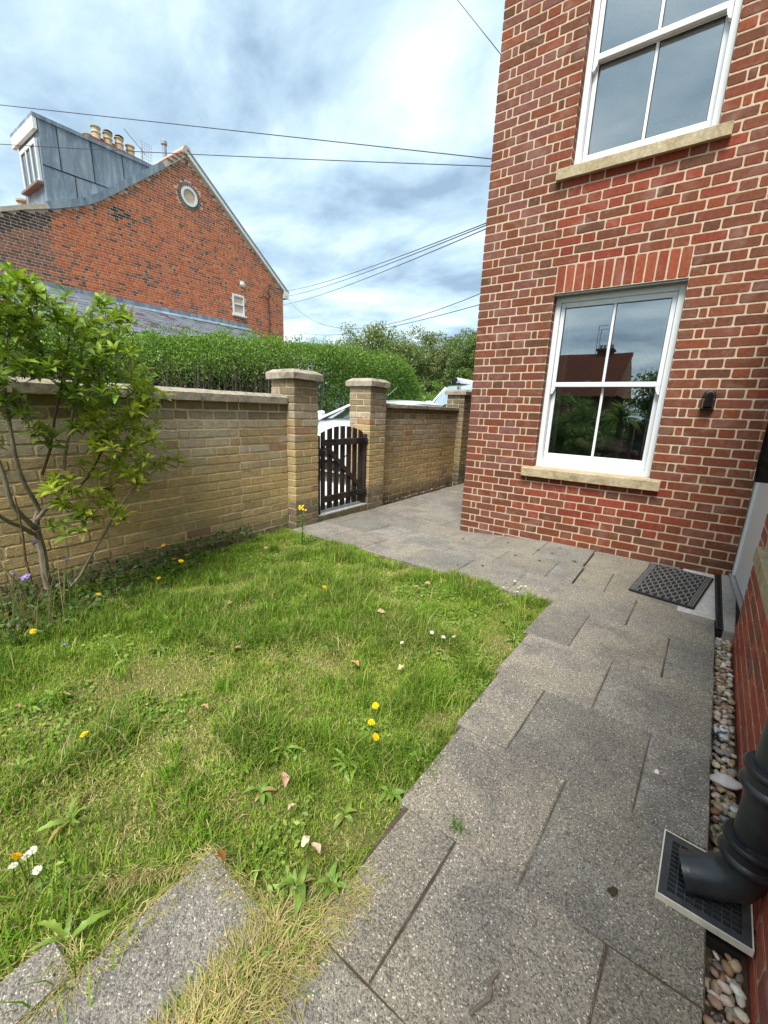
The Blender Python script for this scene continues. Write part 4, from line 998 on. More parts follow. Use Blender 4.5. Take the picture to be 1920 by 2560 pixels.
LEAF6 = (np.array([(0, 0, 0), (.3, -.42, .10), (.62, -.40, .08), (1, 0, -.12), (.62, .40, .08), (.3, .42, .10), (.32, 0, .0), (.64, 0, -.02)]),
         np.array([(0, 1, 6), (1, 2, 7), (1, 7, 6), (2, 3, 7), (0, 6, 5), (6, 7, 4), (6, 4, 5), (7, 3, 4)]))
def leaf_cloud(name, P, D, N, L, W, col, mat, parent=None, T=DIAM):
    D = unit(D); B = unit(np.cross(N, D)); N = np.cross(D, B); tv, tf = T; n, k = len(P), len(tv)
    V = P[:, None, :]+tv[None, :, 0:1]*D[:, None, :]*L[:, None, None]+tv[None, :, 1:2]*B[:, None, :]*W[:, None, None]+tv[None, :, 2:3]*N[:, None, :]*L[:, None, None]
    Fa = (tf[None]+(np.arange(n)*k)[:, None, None]).reshape(-1, 3)
    return link(name, np_mesh(name, V.reshape(-1, 3), Fa, mat, np.repeat(col, k, axis=0)), parent)
def rand_dir(n, up=.0): d = rng.normal(size=(n, 3)); d[:, 2] += up; return unit(d)
def pal(n, cols, wts, a=.18):
    c = np.array(cols)[rng.choice(len(cols), n, p=np.array(wts)/sum(wts))]; return np.clip(c*(1+rng.uniform(-a, a, (n, 1)))*(1+rng.uniform(-a*.4, a*.4, (n, 3))), .003, 1)
def lawn_hv(x, y): return .076+.012*np.sin(x*2.3+1)*np.sin(y*1.9)+.006*np.sin(x*7.1)*np.cos(y*6.3)

# ------------------------------------------------------------------ grass
def on_slab(x, y, e=.0):
    a = (x > .985+e) & (x < 1.245-e) & (y < -3.735-e); b = (x > .86+e) & (x < .98-e) & (y < -4.06-e); return a | b
def blades(x, y, h, wd, lean, az, col):
    n = len(x); z = lawn_hv(x, y)-.004; dx, dy = np.cos(az), np.sin(az); px, py = -dy, dx
    m = h*.55; lo = lean*h
    V = np.empty((n, 5, 3), np.float32)
    V[:, 0] = np.stack([x-px*wd, y-py*wd, z], 1); V[:, 1] = np.stack([x+px*wd, y+py*wd, z], 1)
    mx_, my_ = x+dx*lo*.35, y+dy*lo*.35; mz = z+m
    V[:, 2] = np.stack([mx_+px*wd*.8, my_+py*wd*.8, mz], 1); V[:, 3] = np.stack([mx_-px*wd*.8, my_-py*wd*.8, mz], 1)
    V[:, 4] = np.stack([x+dx*lo, y+dy*lo, z+h*np.sqrt(np.clip(1-.55*lean**2, .12, 1))], 1)
    Fa = np.array([(0, 1, 2), (0, 2, 3), (3, 2, 4)]); F_ = (Fa[None]+(np.arange(n)*5)[:, None, None]).reshape(-1, 3)
    return V.reshape(-1, 3), F_, np.repeat(col, 5, axis=0)
n = 290000
x = rng.uniform(-1.30, 1.375, n); y = -1.425-2.95*rng.random(n)
xb = rng.uniform(-1.3, 1.35, 22000); yb = rng.uniform(-7.2, -4.3, 22000); x = np.r_[x, xb]; y = np.r_[y, yb]
edge = 1.345+.03*(vnoise(y, y*0, 9, 4)-.5)+.025*(vnoise(y, y*0+3, 30, 5)-.5)
far = -1.43+.035*(vnoise(x, x*0, 8, 6)-.5)
pt = vnoise(x, y, 2.6, 1)*.55+vnoise(x, y, 6.5, 2)*.45            # tall lush / short worn
dry = vnoise(x+9, y, 2.2, 3)*.6+vnoise(x, y+4, 8, 8)*.4
bedm = ((x < -.95-.25*(y+3.0)) & (x < -.7) & (y < -2.9))
keep = (x < edge) & (y < far) & ~on_slab(x, y, .012) & (~bedm | (rng.random(len(x)) < .22))
strawz = (x > 1.18) & (y < -3.62)
keep &= ~((x < 1.0) & (y < -3.70) & (x > .93) & (rng.random(len(x)) < .5))
x, y, pt, dry, strawz = x[keep], y[keep], pt[keep], dry[keep], strawz[keep]; n = len(x)
lush = np.clip((pt-.42)/.25, 0, 1); worn = np.clip((dry-.49)/.18, 0, 1)*(1-lush*.75)
nearedge = np.clip(1-(1.34-x)/.22, 0, 1)*.6
h = (.011+.036*lush**1.3+.026*rng.random(n)**2*(.6+1.2*lush))*(1-.45*nearedge)*(1-.25*worn)
h *= np.where(rng.random(n) < .03, 1.7, 1)
az = rng.uniform(0, 2*np.pi, n)+1.3*(vnoise(x, y, 3, 12)-.5); lean = np.clip(rng.normal(.65, .3, n)+.2*worn, .1, 1.25)
G1 = pal(n, [(.265, .365, .038), (.180, .305, .028), (.105, .215, .022), (.340, .400, .064)], [40, 32, 16, 12])
G2 = pal(n, [(.48, .41, .17), (.38, .36, .12), (.29, .32, .07), (.55, .47, .24)], [34, 30, 22, 14])
pm = rng.random(n) < (.10+.62*worn); pm |= strawz & (rng.random(n) < .9); h = np.where(strawz, h*1.35, h)
col = np.where(pm[:, None], G2, G1); col = col*(1-.38*lush[:, None]*(~pm)[:, None]*np.array([1.15, .9, 1]))
A = blades(x, y, h, rng.uniform(.0009, .0021, n), lean, az, col)
# straw and grass creeping over the slab edges
ex, ey, ea = [], [], []
def creep(x0, y0, x1, y1, k, w, a):
    t = rng.random(k); ex.append(x0+(x1-x0)*t+rng.normal(0, w, k)*abs(y1-y0)/(abs(y1-y0)+abs(x1-x0)+1e-6)); ey.append(y0+(y1-y0)*t+rng.normal(0, w, k)*abs(x1-x0)/(abs(y1-y0)+abs(x1-x0)+1e-6)); ea.append(rng.normal(a, .8, k))
creep(1.245, -3.73, 1.245, -4.3, 2600, .020, math.pi); creep(.985, -3.735, 1.245, -3.735, 900, .018, -1.57); creep(.985, -3.735, .985, -4.3, 1500, .018, 0); creep(.87, -4.06, .98, -4.06, 500, .016, -1.57); creep(.87, -4.06, .87, -4.4, 700, .02, 0)
creep(1.347, -3.55, 1.347, -4.3, 2600, .022, 0); creep(1.29, -3.66, 1.29, -4.3, 2000, .03, 1.0); creep(1.36, -1.5, 1.36, -3.6, 4200, .022, 0); creep(-1.2, -1.425, 1.38, -1.425, 3600, .02, 1.57); creep(.75, -4.0, .99, -3.75, 800, .02, -.8)
ex, ey, ea = np.concatenate(ex), np.concatenate(ey), np.concatenate(ea); n = len(ex); low = ey < -3.5
cc = np.where((low & (rng.random(n) < .85) | (rng.random(n) < .30))[:, None], pal(n, [(.55, .46, .23), (.46, .40, .16), (.36, .34, .11)], [4, 3, 2]), pal(n, [(.22, .33, .04), (.15, .27, .026)], [1, 1]))
Ec = blades(ex, ey, np.where(low, rng.uniform(.025, .055, n), rng.uniform(.012, .035, n)), rng.uniform(.0008, .0017, n), np.clip(rng.normal(.95, .25, n), .3, 1.3), ea, cc)
k = 130; sx0 = rng.uniform(-1.2, 1.25, k); sy0 = rng.uniform(-4.3, -1.5, k); ok = ~on_slab(sx0, sy0, -.03); sx0, sy0 = sx0[ok], sy0[ok]; k = len(sx0)
Sd = blades(sx0, sy0, rng.uniform(.08, .19, k), np.full(k, .0011), rng.uniform(.3, 1.1, k), rng.uniform(0, 6.28, k), pal(k, [(.55, .47, .26), (.30, .34, .10)], [2, 1]))
# taller tufts
tx, ty, tr = [], [], []
for i in range(230):
    cx_, cy_ = rng.uniform(-1.25, 1.28), rng.uniform(-4.35, -1.5)
    if on_slab(np.array([cx_]), np.array([cy_]), -.02)[0] or (cx_ < -.6 and cy_ < -2.9): continue
    k = int(rng.integers(18, 70)); r_ = rng.uniform(.015, .06)
    tx.append(rng.normal(cx_, r_, k)); ty.append(rng.normal(cy_, r_, k)); tr.append(np.full(k, rng.uniform(.055, .125)))
tx, ty, tr = np.concatenate(tx), np.concatenate(ty), np.concatenate(tr); ok = (tx < 1.36) & (ty < -1.42) & (tx > -1.3); tx, ty, tr = tx[ok], ty[ok], tr[ok]
Bq = blades(tx, ty, tr*rng.uniform(.5, 1.1, len(tx)), rng.uniform(.0013, .0027, len(tx)), np.clip(rng.normal(.6, .25, len(tx)), .1, 1.1), rng.uniform(0, 6.28, len(tx)), pal(len(tx), [(.16, .285, .026), (.11, .22, .022), (.22, .33, .04), (.36, .36, .11)], [40, 30, 25, 5]))
parts_ = [A, Bq, Ec, Sd]; offs = np.cumsum([0]+[len(q[0]) for q in parts_]); gv = np.concatenate([q[0] for q in parts_]); gf = np.concatenate([q[1]+o_ for q, o_ in zip(parts_, offs)]); gc = np.concatenate([q[2] for q in parts_])
grass = link('grass', np_mesh('grass', gv, gf, M['grass'], gc)); tag(grass, 'rough green lawn grass with straw-coloured worn patches', 'grass', kind='stuff')
# low clover and moss-like leaves through the grass
n = 34000; x = rng.uniform(-1.25, 1.36, n); y = rng.uniform(-4.35, -1.45, n); q = vnoise(x, y, 3.2, 21)*.6+vnoise(x, y, 9, 22)*.4; k = (q > .53) & ~on_slab(x, y, .01) & (x < 1.33); x, y = x[k], y[k]; n = len(x)
P = np.stack([x, y, lawn_hv(x, y)+rng.uniform(.004, .026, n)], 1)
clo = leaf_cloud('clover', P, rand_dir(n)*[1, 1, .25], rand_dir(n, 2.2), rng.uniform(.009, .027, n), rng.uniform(.007, .016, n), pal(n, [(.20, .31, .05), (.14, .26, .04), (.27, .36, .06)], [4, 3, 2]), M['leaf_a'])
tag(clo, 'small round clover leaves creeping through the lawn', 'clover', kind='stuff')
# ground ivy and litter in the dark bed under the shrub
n = 3600; x = rng.uniform(-1.29, -.45, n); y = rng.uniform(-4.1, -1.9, n); k = (x < -.90-.25*(y+3.0)+rng.normal(0, .10, n)) & ((x < -1.15) | (y < -2.5)); x, y = x[k], y[k]; n = len(x)
P = np.stack([x, y, .10+rng.uniform(0, .09, n)**1.0*(1+.6*(x < -1.0))], 1)
ivy = leaf_cloud('ground_cover', P, rand_dir(n)*[1, 1, .4], rand_dir(n, 1.4), rng.uniform(.02, .05, n), rng.uniform(.014, .032, n), pal(n, [(.045, .095, .022), (.07, .13, .03), (.11, .18, .045), (.13, .095, .05)], [4, 3, 2, 1.2]), M['leaf_a'], T=LEAF6)
tag(ivy, 'dark leafy ground cover and litter under the shrub by the wall', 'ground cover', kind='stuff')

# ------------------------------------------------------------------ weeds, flowers, fallen leaves
_lm = {}
def leaf_mesh(kind, mat, var=0):
    k = (kind, mat.name, var)
    if k in _lm: return _lm[k]
    r = random.Random(var*7+len(kind)); ns = 10; V = []; F_ = []
    for i in range(ns+1):
        t = i/ns
        if kind == 'lobed': hw = .12*math.sin(math.pi*min(1, t*.92+.06))**.8*(1.15 if i % 2 else .7)*(.35+.9*t)
        elif kind == 'oval': hw = .17*math.sin(math.pi*(t*.96+.02))**.75
        elif kind == 'spoon': hw = .04+.13*max(0, math.sin(math.pi*clamp((t-.25)/.75)))**.8 if t > .25 else .04
        elif kind == 'dry': hw = .30*math.sin(math.pi*(t*.97+.015))**.8*(1+.15*r.uniform(-1, 1))
        else: hw = .16*math.sin(math.pi*(t**.85*.97+.015))**.9
        zc = .24*math.sin(t*2.6)-.34*t*t+r.uniform(-.012, .012) if kind != 'dry' else .08*math.sin(t*5)+.05*r.uniform(-1, 1)
        if kind == 'laurel': zc = .10*math.sin(t*3.0)-.12*t*t
        hw = max(hw, .004); fold = .35 if kind != 'dry' else .5
        V += [(t, -hw, zc+hw*fold+r.uniform(-.008, .008)), (t, 0, zc), (t, hw, zc+hw*fold+r.uniform(-.008, .008))]
    for i in range(ns):
        a = i*3; F_ += [(a, a+3, a+4, a+1), (a+1, a+4, a+5, a+2)]
    me = np_mesh('leaf', V, F_, mat, smooth=True); _lm[k] = me; return me
def place_leaf(parent, loc, az, el, L, W, kind, col, mat=None, roll=0, name='leaf'):
    me = leaf_mesh(kind, mat or M['leaf_o'], rnd.randrange(4))
    o = link(name, me, parent, Matrix.Translation(loc) @ Matrix.Rotation(az, 4, 'Z') @ Matrix.Rotation(-el, 4, 'Y') @ Matrix.Rotation(roll, 4, 'X') @ Matrix.Diagonal((L, W, L, 1))); o.color = (*col, 1); return o
K = 1.1573
def rosette(px, py, n, L, kind, label, col=(.13, .24, .05), el=.35, cat='weed', group=None, name='weed_plant', W=None):
    p = on_z(px*K, py*K, .115); z = float(lawn_hv(p[0], p[1])); t = thing(name, (p[0], p[1], z), label, cat, group); a0 = rnd.uniform(0, 6.28)
    n = int(n*1.5)
    for i in range(n):
        l = L*rnd.uniform(.45, 1.1); place_leaf(t, (p[0], p[1], z+.006), a0+i*2.4+rnd.uniform(-.4, .4), el+rnd.uniform(-.3, .4), l, l*(W or 1), kind, vary((.20+.3*(col[0]-.13), .32, .055), .22) if rnd.random() > .06 else (.36, .27, .10), roll=rnd.uniform(-.5, .5))
    return t
WG = 'broad-leaved weeds in the lawn'
rosette(150, 1752, 7, .085, 'lobed', 'large pale dandelion rosette at the left edge of the lawn', (.17, .27, .06), .55)
rosette(140, 2022, 5, .085, 'lobed', 'five-leaved toothed weed beside the overgrown slab', (.14, .27, .07), .3)
rosette(120, 1492, 9, .085, 'lobed', 'grey-green weed rosette below the violet lawn flower', (.15, .25, .075))
rosette(60, 1515, 6, .07, 'lobed', 'weed rosette at the left edge beside the grey-green one', (.14, .25, .07))
rosette(612, 1608, 7, .075, 'lobed', 'pale blue-green rosette left of the three yellow flowers', (.17, .28, .10))
rosette(748, 1640, 7, .085, 'lobed', 'serrated green rosette below the three yellow flowers', (.13, .26, .08))
rosette(562, 1698, 6, .06, 'spoon', 'spoon-leaved weed beside the large fallen pink leaf', (.12, .26, .04))
rosette(745, 1742, 5, .055, 'oval', 'bright oval-leaved weed near the lawn edge', (.20, .33, .06))
rosette(845, 1700, 7, .05, 'spoon', 'spoon-leaved weed at the lawn edge by the paving', (.13, .26, .05))
rosette(640, 1905, 8, .07, 'oval', 'oval-leaved weed beside the straw strip', (.13, .26, .035), .6)
rosette(720, 1905, 6, .065, 'oval', 'tall oval-leaved weed right of the straw strip top', (.15, .27, .04), .75)
rosette(905, 1620, 6, .055, 'spoon', 'small weed rosette by the lawn edge right of the yellow flowers', (.12, .25, .07))
rosette(1112, 1372, 10, .07, 'lobed', 'grey-green weed patch on the right lawn edge', (.15, .25, .10))
rosette(1098, 1340, 8, .055, 'spoon', 'weed with spoon leaves on the right lawn edge below the daisies', (.14, .26, .08))
rosette(245, 1432, 7, .065, 'lobed', 'low weed rosette in the middle left of the lawn', (.16, .28, .07), .2)
rosette(340, 1395, 8, .07, 'lobed', 'spreading weed rosette near the shrub bed', (.17, .30, .08), .2)
rosette(800, 1570, 5, .05, 'oval', 'small oval weed hidden in grass right of the yellow flowers', (.14, .28, .05))
rosette(300, 1345, 7, .05, 'oval', 'light green weed at the edge of the dark bed', (.18, .31, .08))
rosette(190, 1600, 8, .06, 'lobed', 'blue-green weed under a single yellow flower at left', (.13, .25, .10), .25)
rosette(40, 1640, 8, .06, 'lobed', 'blue-green weed at the left frame edge', (.13, .25, .10), .3)
rosette(555, 1160, 9, .06, 'oval', 'dark leafy weed at the foot of the left gate pier', (.06, .13, .035), .7)
rosette(590, 1140, 9, .07, 'oval', 'dark ivy-like weed against the wall by the gate pier', (.05, .115, .03), .9)
def flower(px, py, hgt, rad, colr, label, cat, group, name, npet=14, ctr=None, tilt=.3, stemc=(.13, .22, .05), base=None, layers=2):
    # find ground point under the head: head seen at (px,py) at height hgt
    p = on_z(px*K, py*K, .10+hgt); x, y = p[0], p[1]; z0 = float(lawn_hv(x, y)) if base is None else base
    bx, by = x+rnd.uniform(-.25, .25)*hgt, y+rnd.uniform(-.25, .25)*hgt
    t = thing(name, (bx, by, z0), label, cat, group)
    m = MB(); m.tube([(bx, by, z0), ((bx+x)/2+rnd.uniform(-.006, .006), (by+y)/2, z0+hgt*.55), (x, y, .10+hgt)], .0014, 5); o = m.build('stem', M['leaf_o'], t); o.color = (*stemc, 1)
    V = []; F_ = []; r = rnd; ta = r.uniform(0, 6.28)
    for ly in range(layers):
        for i in range(npet):
            a = 2*math.pi*(i+ly*.5)/npet+r.uniform(-.1, .1); R0 = rad*(1-.3*ly)*r.uniform(.88, 1.06); w_ = math.pi/npet*.92; b = len(V); zz = .25*rad*(.3+ly*.5)
            for rr_, aa in ((.12, 0), (.75, -w_), (1, -w_*.5), (1, w_*.5), (.75, w_)): V.append((R0*rr_*math.cos(a+aa), R0*rr_*math.sin(a+aa), zz*rr_+r.uniform(-.05, .05)*rad+ly*.1*rad))
            F_.append((b, b+1, b+2, b+3, b+4))
    mw = Matrix.Translation((x, y, .10+hgt)) @ Matrix.Rotation(ta, 4, 'Z') @ Matrix.Rotation(tilt*r.uniform(.5, 1.3), 4, 'X')
    o = link('petals', np_mesh('petals', V, F_, M['petal']), t, mw); o.color = (*colr, 1)
    if ctr:
        m = MB(); m.lathe([(0, .22*rad), (.22*rad, .18*rad), (.3*rad, .02*rad), (.28*rad, -.05*rad)], (0, 0, 0), 8); o = link('centre', m.mesh('centre', M['petal'], True), t, mw); o.color = (*ctr, 1)
    return t
YEL = (.86, .58, .012)
for px, py, lab in ((350, 1160, 'upper yellow hawkbit flower in front of the buff wall'), (353, 1178, 'yellow hawkbit of the close pair in front of the wall, right one'), (344, 1184, 'yellow hawkbit of the close pair in front of the wall, left one'), (403, 1199, 'yellow hawkbit furthest right of the group by the wall base'), (391, 1212, 'middle yellow hawkbit of three by the wall base'), (376, 1208, 'left yellow hawkbit of three by the wall base'), (342, 1250, 'short yellow flower in front of the wall group'),
                    (213, 1284, 'single yellow flower over the dark bed right of the shrub'), (13, 1328, 'yellow flower at the left edge by the shrub stems'), (72, 1364, 'yellow flower on a bent stalk below the shrub'), (701, 1268, 'lone yellow flower in the middle far lawn'), (812, 1201, 'yellow flower near the far edge of the lawn by the path'), (1018, 1250, 'yellow flower at the lawn edge near the daisies'),
                    (811, 1524, 'top yellow flower of the column of three on the lawn'), (802, 1560, 'middle yellow flower of the column of three on the lawn'), (812, 1592, 'largest lowest yellow flower of the column of three'), (182, 1586, 'yellow flower over the blue-green weed at left'), (36, 1850, 'orange-yellow flower low at the left frame edge')):
    hg = .16 if py < 1230 and px < 420 else .07
    flower(px, py, hg, .0175 if py < 1500 else .0145, YEL if px != 36 else (.85, .45, .01), lab, 'yellow flower', 'yellow hawkbit flowers in the lawn', 'hawkbit_flower', 15, (.75, .42, .01), .5)
DG = 'white daisies in the lawn'; rr_ = random.Random(3)
dz = [(1085+rr_.uniform(-12, 50), 1255+rr_.uniform(-2, 26)) for _ in range(16)]+[(1060, 1283), (1048, 1290), (1035, 1268)]
for px, py in dz: flower(px, py, .03, .008, (.82, .80, .76), 'tiny white daisy in the cluster at the far right lawn corner', 'daisy', DG, 'daisy', 12, (.75, .5, .03), .3, layers=1)
for px, py, lab in ((980, 1375, 'white daisy left of the right lawn edge weeds'), (933, 1366, 'white daisy left of the larger pair'), (868, 1388, 'flat white flower in the middle of the lawn'), (958, 1376, 'larger white daisy in the middle right lawn'), (70, 1838, 'white daisy above the orange flower at left'), (58, 1848, 'white daisy right beside the orange flower at left'), (28, 1870, 'drooping white daisy below the orange flower at left'), (80, 1880, 'yellowing daisy right of the orange flower at left')):
    flower(px, py, .045, .011, (.84, .82, .80), lab, 'daisy', None, 'daisy', 14, (.75, .5, .03), .4, layers=1)
for px, py, hg, lab in ((75, 1172, .42, 'violet bell flower on a tall stalk before the shrub trunk'), (143, 1210, .36, 'violet bell flower right of the shrub trunk'), (55, 1247, .30, 'violet bell flower left of the shrub trunk'), (28, 1240, .32, 'violet bell flower nearest the left frame edge'), (140, 1393, .10, 'violet flower low in the lawn below the shrub')):
    flower(px, py, hg, .024, (.30, .25, .72), lab, 'violet flower', None, 'bell_flower', 5, (.5, .45, .7), .9, base=.1)
# ragwort in front of the pier
p = on_z(652*K, 1176*K, .10); rg = thing('ragwort', (p[0], p[1], .1), 'tall ragwort with yellow flower head in front of the left gate pier', 'ragwort')
m = MB(); m.tube([(p[0], p[1], .09), (p[0]+.01, p[1]+.005, .27), (p[0], p[1]+.01, .43)], .004, 6); o = m.build('stem', M['leaf_o'], rg); o.color = (.13, .22, .05, 1)
for i in range(46):
    zz = .12+.26*i/46; a = i*2.4; place_leaf(rg, (p[0]+.005, p[1]+.004, zz), a, .45, rnd.uniform(.035, .062)*(1.25-.5*i/46), .055, 'lobed', vary((.15, .27, .055), .2))
for i in range(11):
    a = i*2.4; q = (p[0]+.030*math.cos(a)*(i % 3+.6)/2.2, p[1]+.030*math.sin(a)*(i % 3+.6)/2.2+.01, .425+.012*(i % 4))
    V = [(0, 0, 0)]+[(.013*math.cos(k*.5236)*(1 if k % 2 else .7), .013*math.sin(k*.5236)*(1 if k % 2 else .7), .002) for k in range(12)]
    o = link('flower_head', np_mesh('flower_head', V, [(0, k+1, (k+1) % 12+1) for k in range(12)], M['petal']), rg, Matrix.Translation(q) @ Matrix.Rotation(.5, 4, 'X')); o.color = (.80, .58, .02, 1)
# fallen leaves, twig, crumbs of moss
def fallen(px, py, L, col, label, cat='fallen leaf', z=.125, group=None, wide=1.0):
    p = on_z(px*K, py*K, z); o = place_leaf(None, (p[0], p[1], z), rnd.uniform(0, 6.28), .1, L, L*wide, 'dry', col, M['dry_leaf'], rnd.uniform(-.5, .5), 'fallen_leaf'); return tag(o, label, cat, group)
fallen(614, 1702, .062, (.50, .32, .20), 'large curled pinkish brown leaf lying on the lawn', wide=.8)
fallen(668, 1806, .035, (.62, .52, .36), 'small pale oval leaf on the grass below the pink leaf')
fallen(483, 1858, .034, (.22, .085, .03), 'reddish brown leaf at the tip of the overgrown slab')
fallen(812, 1322, .06, (.60, .42, .28), 'pale curled leaf in the middle far lawn')
fallen(870, 1437, .04, (.55, .42, .22), 'buff fallen leaf right of the middle lawn')
fallen(775, 1440, .06, (.42, .27, .12), 'brown curled leaf left of the buff one in the lawn')
fallen(690, 1845, .04, (.62, .45, .33), 'pale twisted leaf low on the lawn near the straw strip')
fallen(622, 1750, .03, (.55, .36, .25), 'tiny pinkish leaf below the large curled one')
FG = 'dead leaves scattered over the far lawn'
for px, py in ((570, 1185), (600, 1215), (700, 1180), (930, 1262), (905, 1270), (660, 1290), (560, 1275), (500, 1300), (730, 1222), (520, 1400), (450, 1530)): fallen(px, py, rnd.uniform(.03, .05), vary((.36, .24, .13), .25), 'small tan dead leaf lying on the lawn grass', group=FG)
LG = 'dead leaves along the foot of the right garden wall'
for i in range(26):
    t = i/26; y = .2+t*2.2; xx = XW+.02+rnd.uniform(0, .06); o = place_leaf(None, (xx, y+rnd.uniform(-.03, .03), gh(xx, y)+.012), rnd.uniform(0, 6.28), .2, rnd.uniform(.025, .045), .03, 'dry', vary((.42, .24, .17), .3), M['dry_leaf'], rnd.uniform(-.6, .6), 'fallen_leaf'); tag(o, 'small pinkish dead leaf at the foot of the wall right of the gate', 'fallen leaf', LG)
s6 = .5425; tw = [on_z(800+s6*a, 1900+s6*b, .105) for a, b in ((690, 1172), (725, 1140), (780, 1102), (788, 1065), (782, 1030), (800, 1000), (826, 972))]
m = MB(); m.tube([(q[0], q[1], gh(q[0], q[1])+.006) for q in tw], [.0035, .0045, .005, .0042, .0045, .0045, .003], 7); q0, q1 = on_z(800+s6*755, 1900+s6*1026, .105), tw[4]
m.tube([(q1[0], q1[1], .107), (q0[0], q0[1], .108)], [.004, .003], 6); tag(m.build('twig', M['twig_grey'], None, smooth=True), 'crooked grey twig lying on the nearest paving slab', 'twig')
def moss(px, py, r0, label, mat='moss', group=None):
    p = on_z(px, py, .1); n = 60; a = np.random.default_rng(int(px)); V = []; z = gh(p[0], p[1])
    bm = bmesh.new(); bmesh.ops.create_icosphere(bm, subdivisions=2, radius=1)
    for v in bm.verts: v.co = Vector((v.co.x*r0*1.3, v.co.y*r0, v.co.z*r0*.55))*rnd.uniform(.65, 1.25)
    me = bpy.data.meshes.new('moss'); bm.to_mesh(me); bm.free(); me.materials.append(M[mat])
    o = link('moss_clump', me, None, Matrix.Translation((p[0], p[1], z+r0*.2)) @ Matrix.Rotation(rnd.uniform(0, 3), 4, 'Z')); tag(o, label, 'moss', group)
MG = 'moss crumbs on the paving near the house wall'
for x_, y_ in ((195, 175), (315, 190), (580, 230), (475, 295), (655, 300), (350, 265), (180, 320), (50, 320), (540, 258), (620, 258), (470, 240), (80, 160)): moss(1120+.4822*x_, 1260+.4822*y_, rnd.uniform(.009, .018), 'small clump of dry moss on the paving near the red wall', group=MG)
moss(1533, 2230, .011, 'dark brown crumb of dirt on the slab beside the gully', 'moss_dark'); moss(1725, 1450, .018, 'dead brown moss clump lying on the door mat', 'moss_dark'); moss(1873, 1466, .02, 'green moss in the corner of the door step')
p = on_z(1142, 2070, .1); tt = thing('grass_tuft', (p[0], p[1], .09), 'small green tuft growing in the slab joint near the camera', 'grass tuft')
for i in range(26): place_leaf(tt, (p[0]+rnd.uniform(-.015, .015), p[1]+rnd.uniform(-.012, .012), .098), rnd.uniform(0, 6.28), rnd.uniform(.3, 1.2), rnd.uniform(.02, .045), .006, 'lance', vary((.14, .26, .04), .2), name='blade')

# ------------------------------------------------------------------ big shrub by the wall
zs = 400/1639
def shp(x, y, X): return on_x(x*zs, 900+y*zs, X)
b0 = shp(505, 2330, -1.13); shrub = thing('leafy_shrub', (b0[0], b0[1], .1), 'tall leafy shrub with pale branching stems before the buff wall', 'shrub')
stems = [([(505, 2330), (470, 2212), (432, 1950), (388, 1790), (372, 1690), (370, 1620)], [-1.13, -1.12, -1.11, -1.10, -1.09, -1.08], [.026, .023, .021, .019, .018, .016]),
         ([(370, 1620), (395, 1540), (350, 1430), (270, 1310), (200, 1150), (150, 950), (105, 700), (60, 400), (40, 150), (60, -100), (90, -400)], [-1.08, -1.07, -1.05, -1.03, -1.02, -1.0, -1.0, -1.0, -1, -1, -1], [.015, .013, .012, .0115, .011, .010, .009, .008, .007, .006, .004]),
         ([(370, 1640), (420, 1590), (480, 1510), (560, 1450), (640, 1380)], [-1.08, -1.06, -1.03, -1.0, -.97], [.014, .013, .012, .011, .009]),
         ([(625, 1420), (635, 1280), (650, 1150), (670, 950), (705, 760), (745, 550), (778, 340), (820, 60), (860, -250), (900, -500)], [-.98, -1.0, -1.02, -1.04, -1.05, -1.05, -1.04, -1.02, -1, -1], [.009, .0095, .009, .009, .0085, .008, .007, .006, .005, .003]),
         ([(355, 1720), (230, 1600), (120, 1480), (70, 1300), (30, 1150), (-30, 1000), (-80, 700), (-60, 300)], [-1.08, -1.04, -1.0, -.98, -.96, -.95, -.93, -.9], [.014, .013, .012, .011, .010, .009, .008, .006]),
         ([(340, 1780), (200, 1700), (100, 1665), (0, 1600), (-120, 1500)], [-1.09, -1.03, -.98, -.94, -.9], [.012, .011, .010, .009, .007]),
         ([(600, 2470), (820, 2212), (950, 1980), (1080, 1760), (1180, 1580), (1300, 1400), (1420, 1270), (1540, 1180), (1640, 1090)], [-1.1, -1.03, -.97, -.92, -.88, -.85, -.83, -.8, -.78], [.008, .008, .0075, .007, .0065, .006, .005, .004, .003]),
         ([(330, 2300), (300, 2180), (255, 2000), (235, 1800), (200, 1600), (150, 1400)], [-.95, -.95, -.95, -.94, -.93, -.92], [.006, .0055, .005, .005, .004, .003]),
         ([(700, 1350), (820, 1290), (900, 1200), (990, 1050), (1060, 900), (1160, 640), (1340, 560), (1480, 480)], [-.98, -.95, -.93, -.92, -.9, -.9, -.88, -.85], [.006, .006, .0055, .005, .005, .0045, .004, .003]),
         ([(430, 1180), (520, 900), (560, 600), (640, 200), (700, -150), (720, -450)], [-1.0, -.98, -.96, -.95, -.93, -.92], [.007, .007, .006, .006, .005, .003])]
for pts, Xs, rad in stems:
    m = MB(); m.tube([shp(a, b, X_) for (a, b), X_ in zip(pts, Xs)], rad, 8); m.build('branch' if pts[0][1] < 2300 else 'trunk', M['bark'] if rad[0] > .0078 else M['twig'], shrub, smooth=True)
def inpoly(x, y, poly):
    c = False; j = len(poly)-1
    for i in range(len(poly)):
        if (poly[i][1] > y) != (poly[j][1] > y) and x < (poly[j][0]-poly[i][0])*(y-poly[i][1])/(poly[j][1]-poly[i][1])+poly[i][0]: c = not c
        j = i
    return c
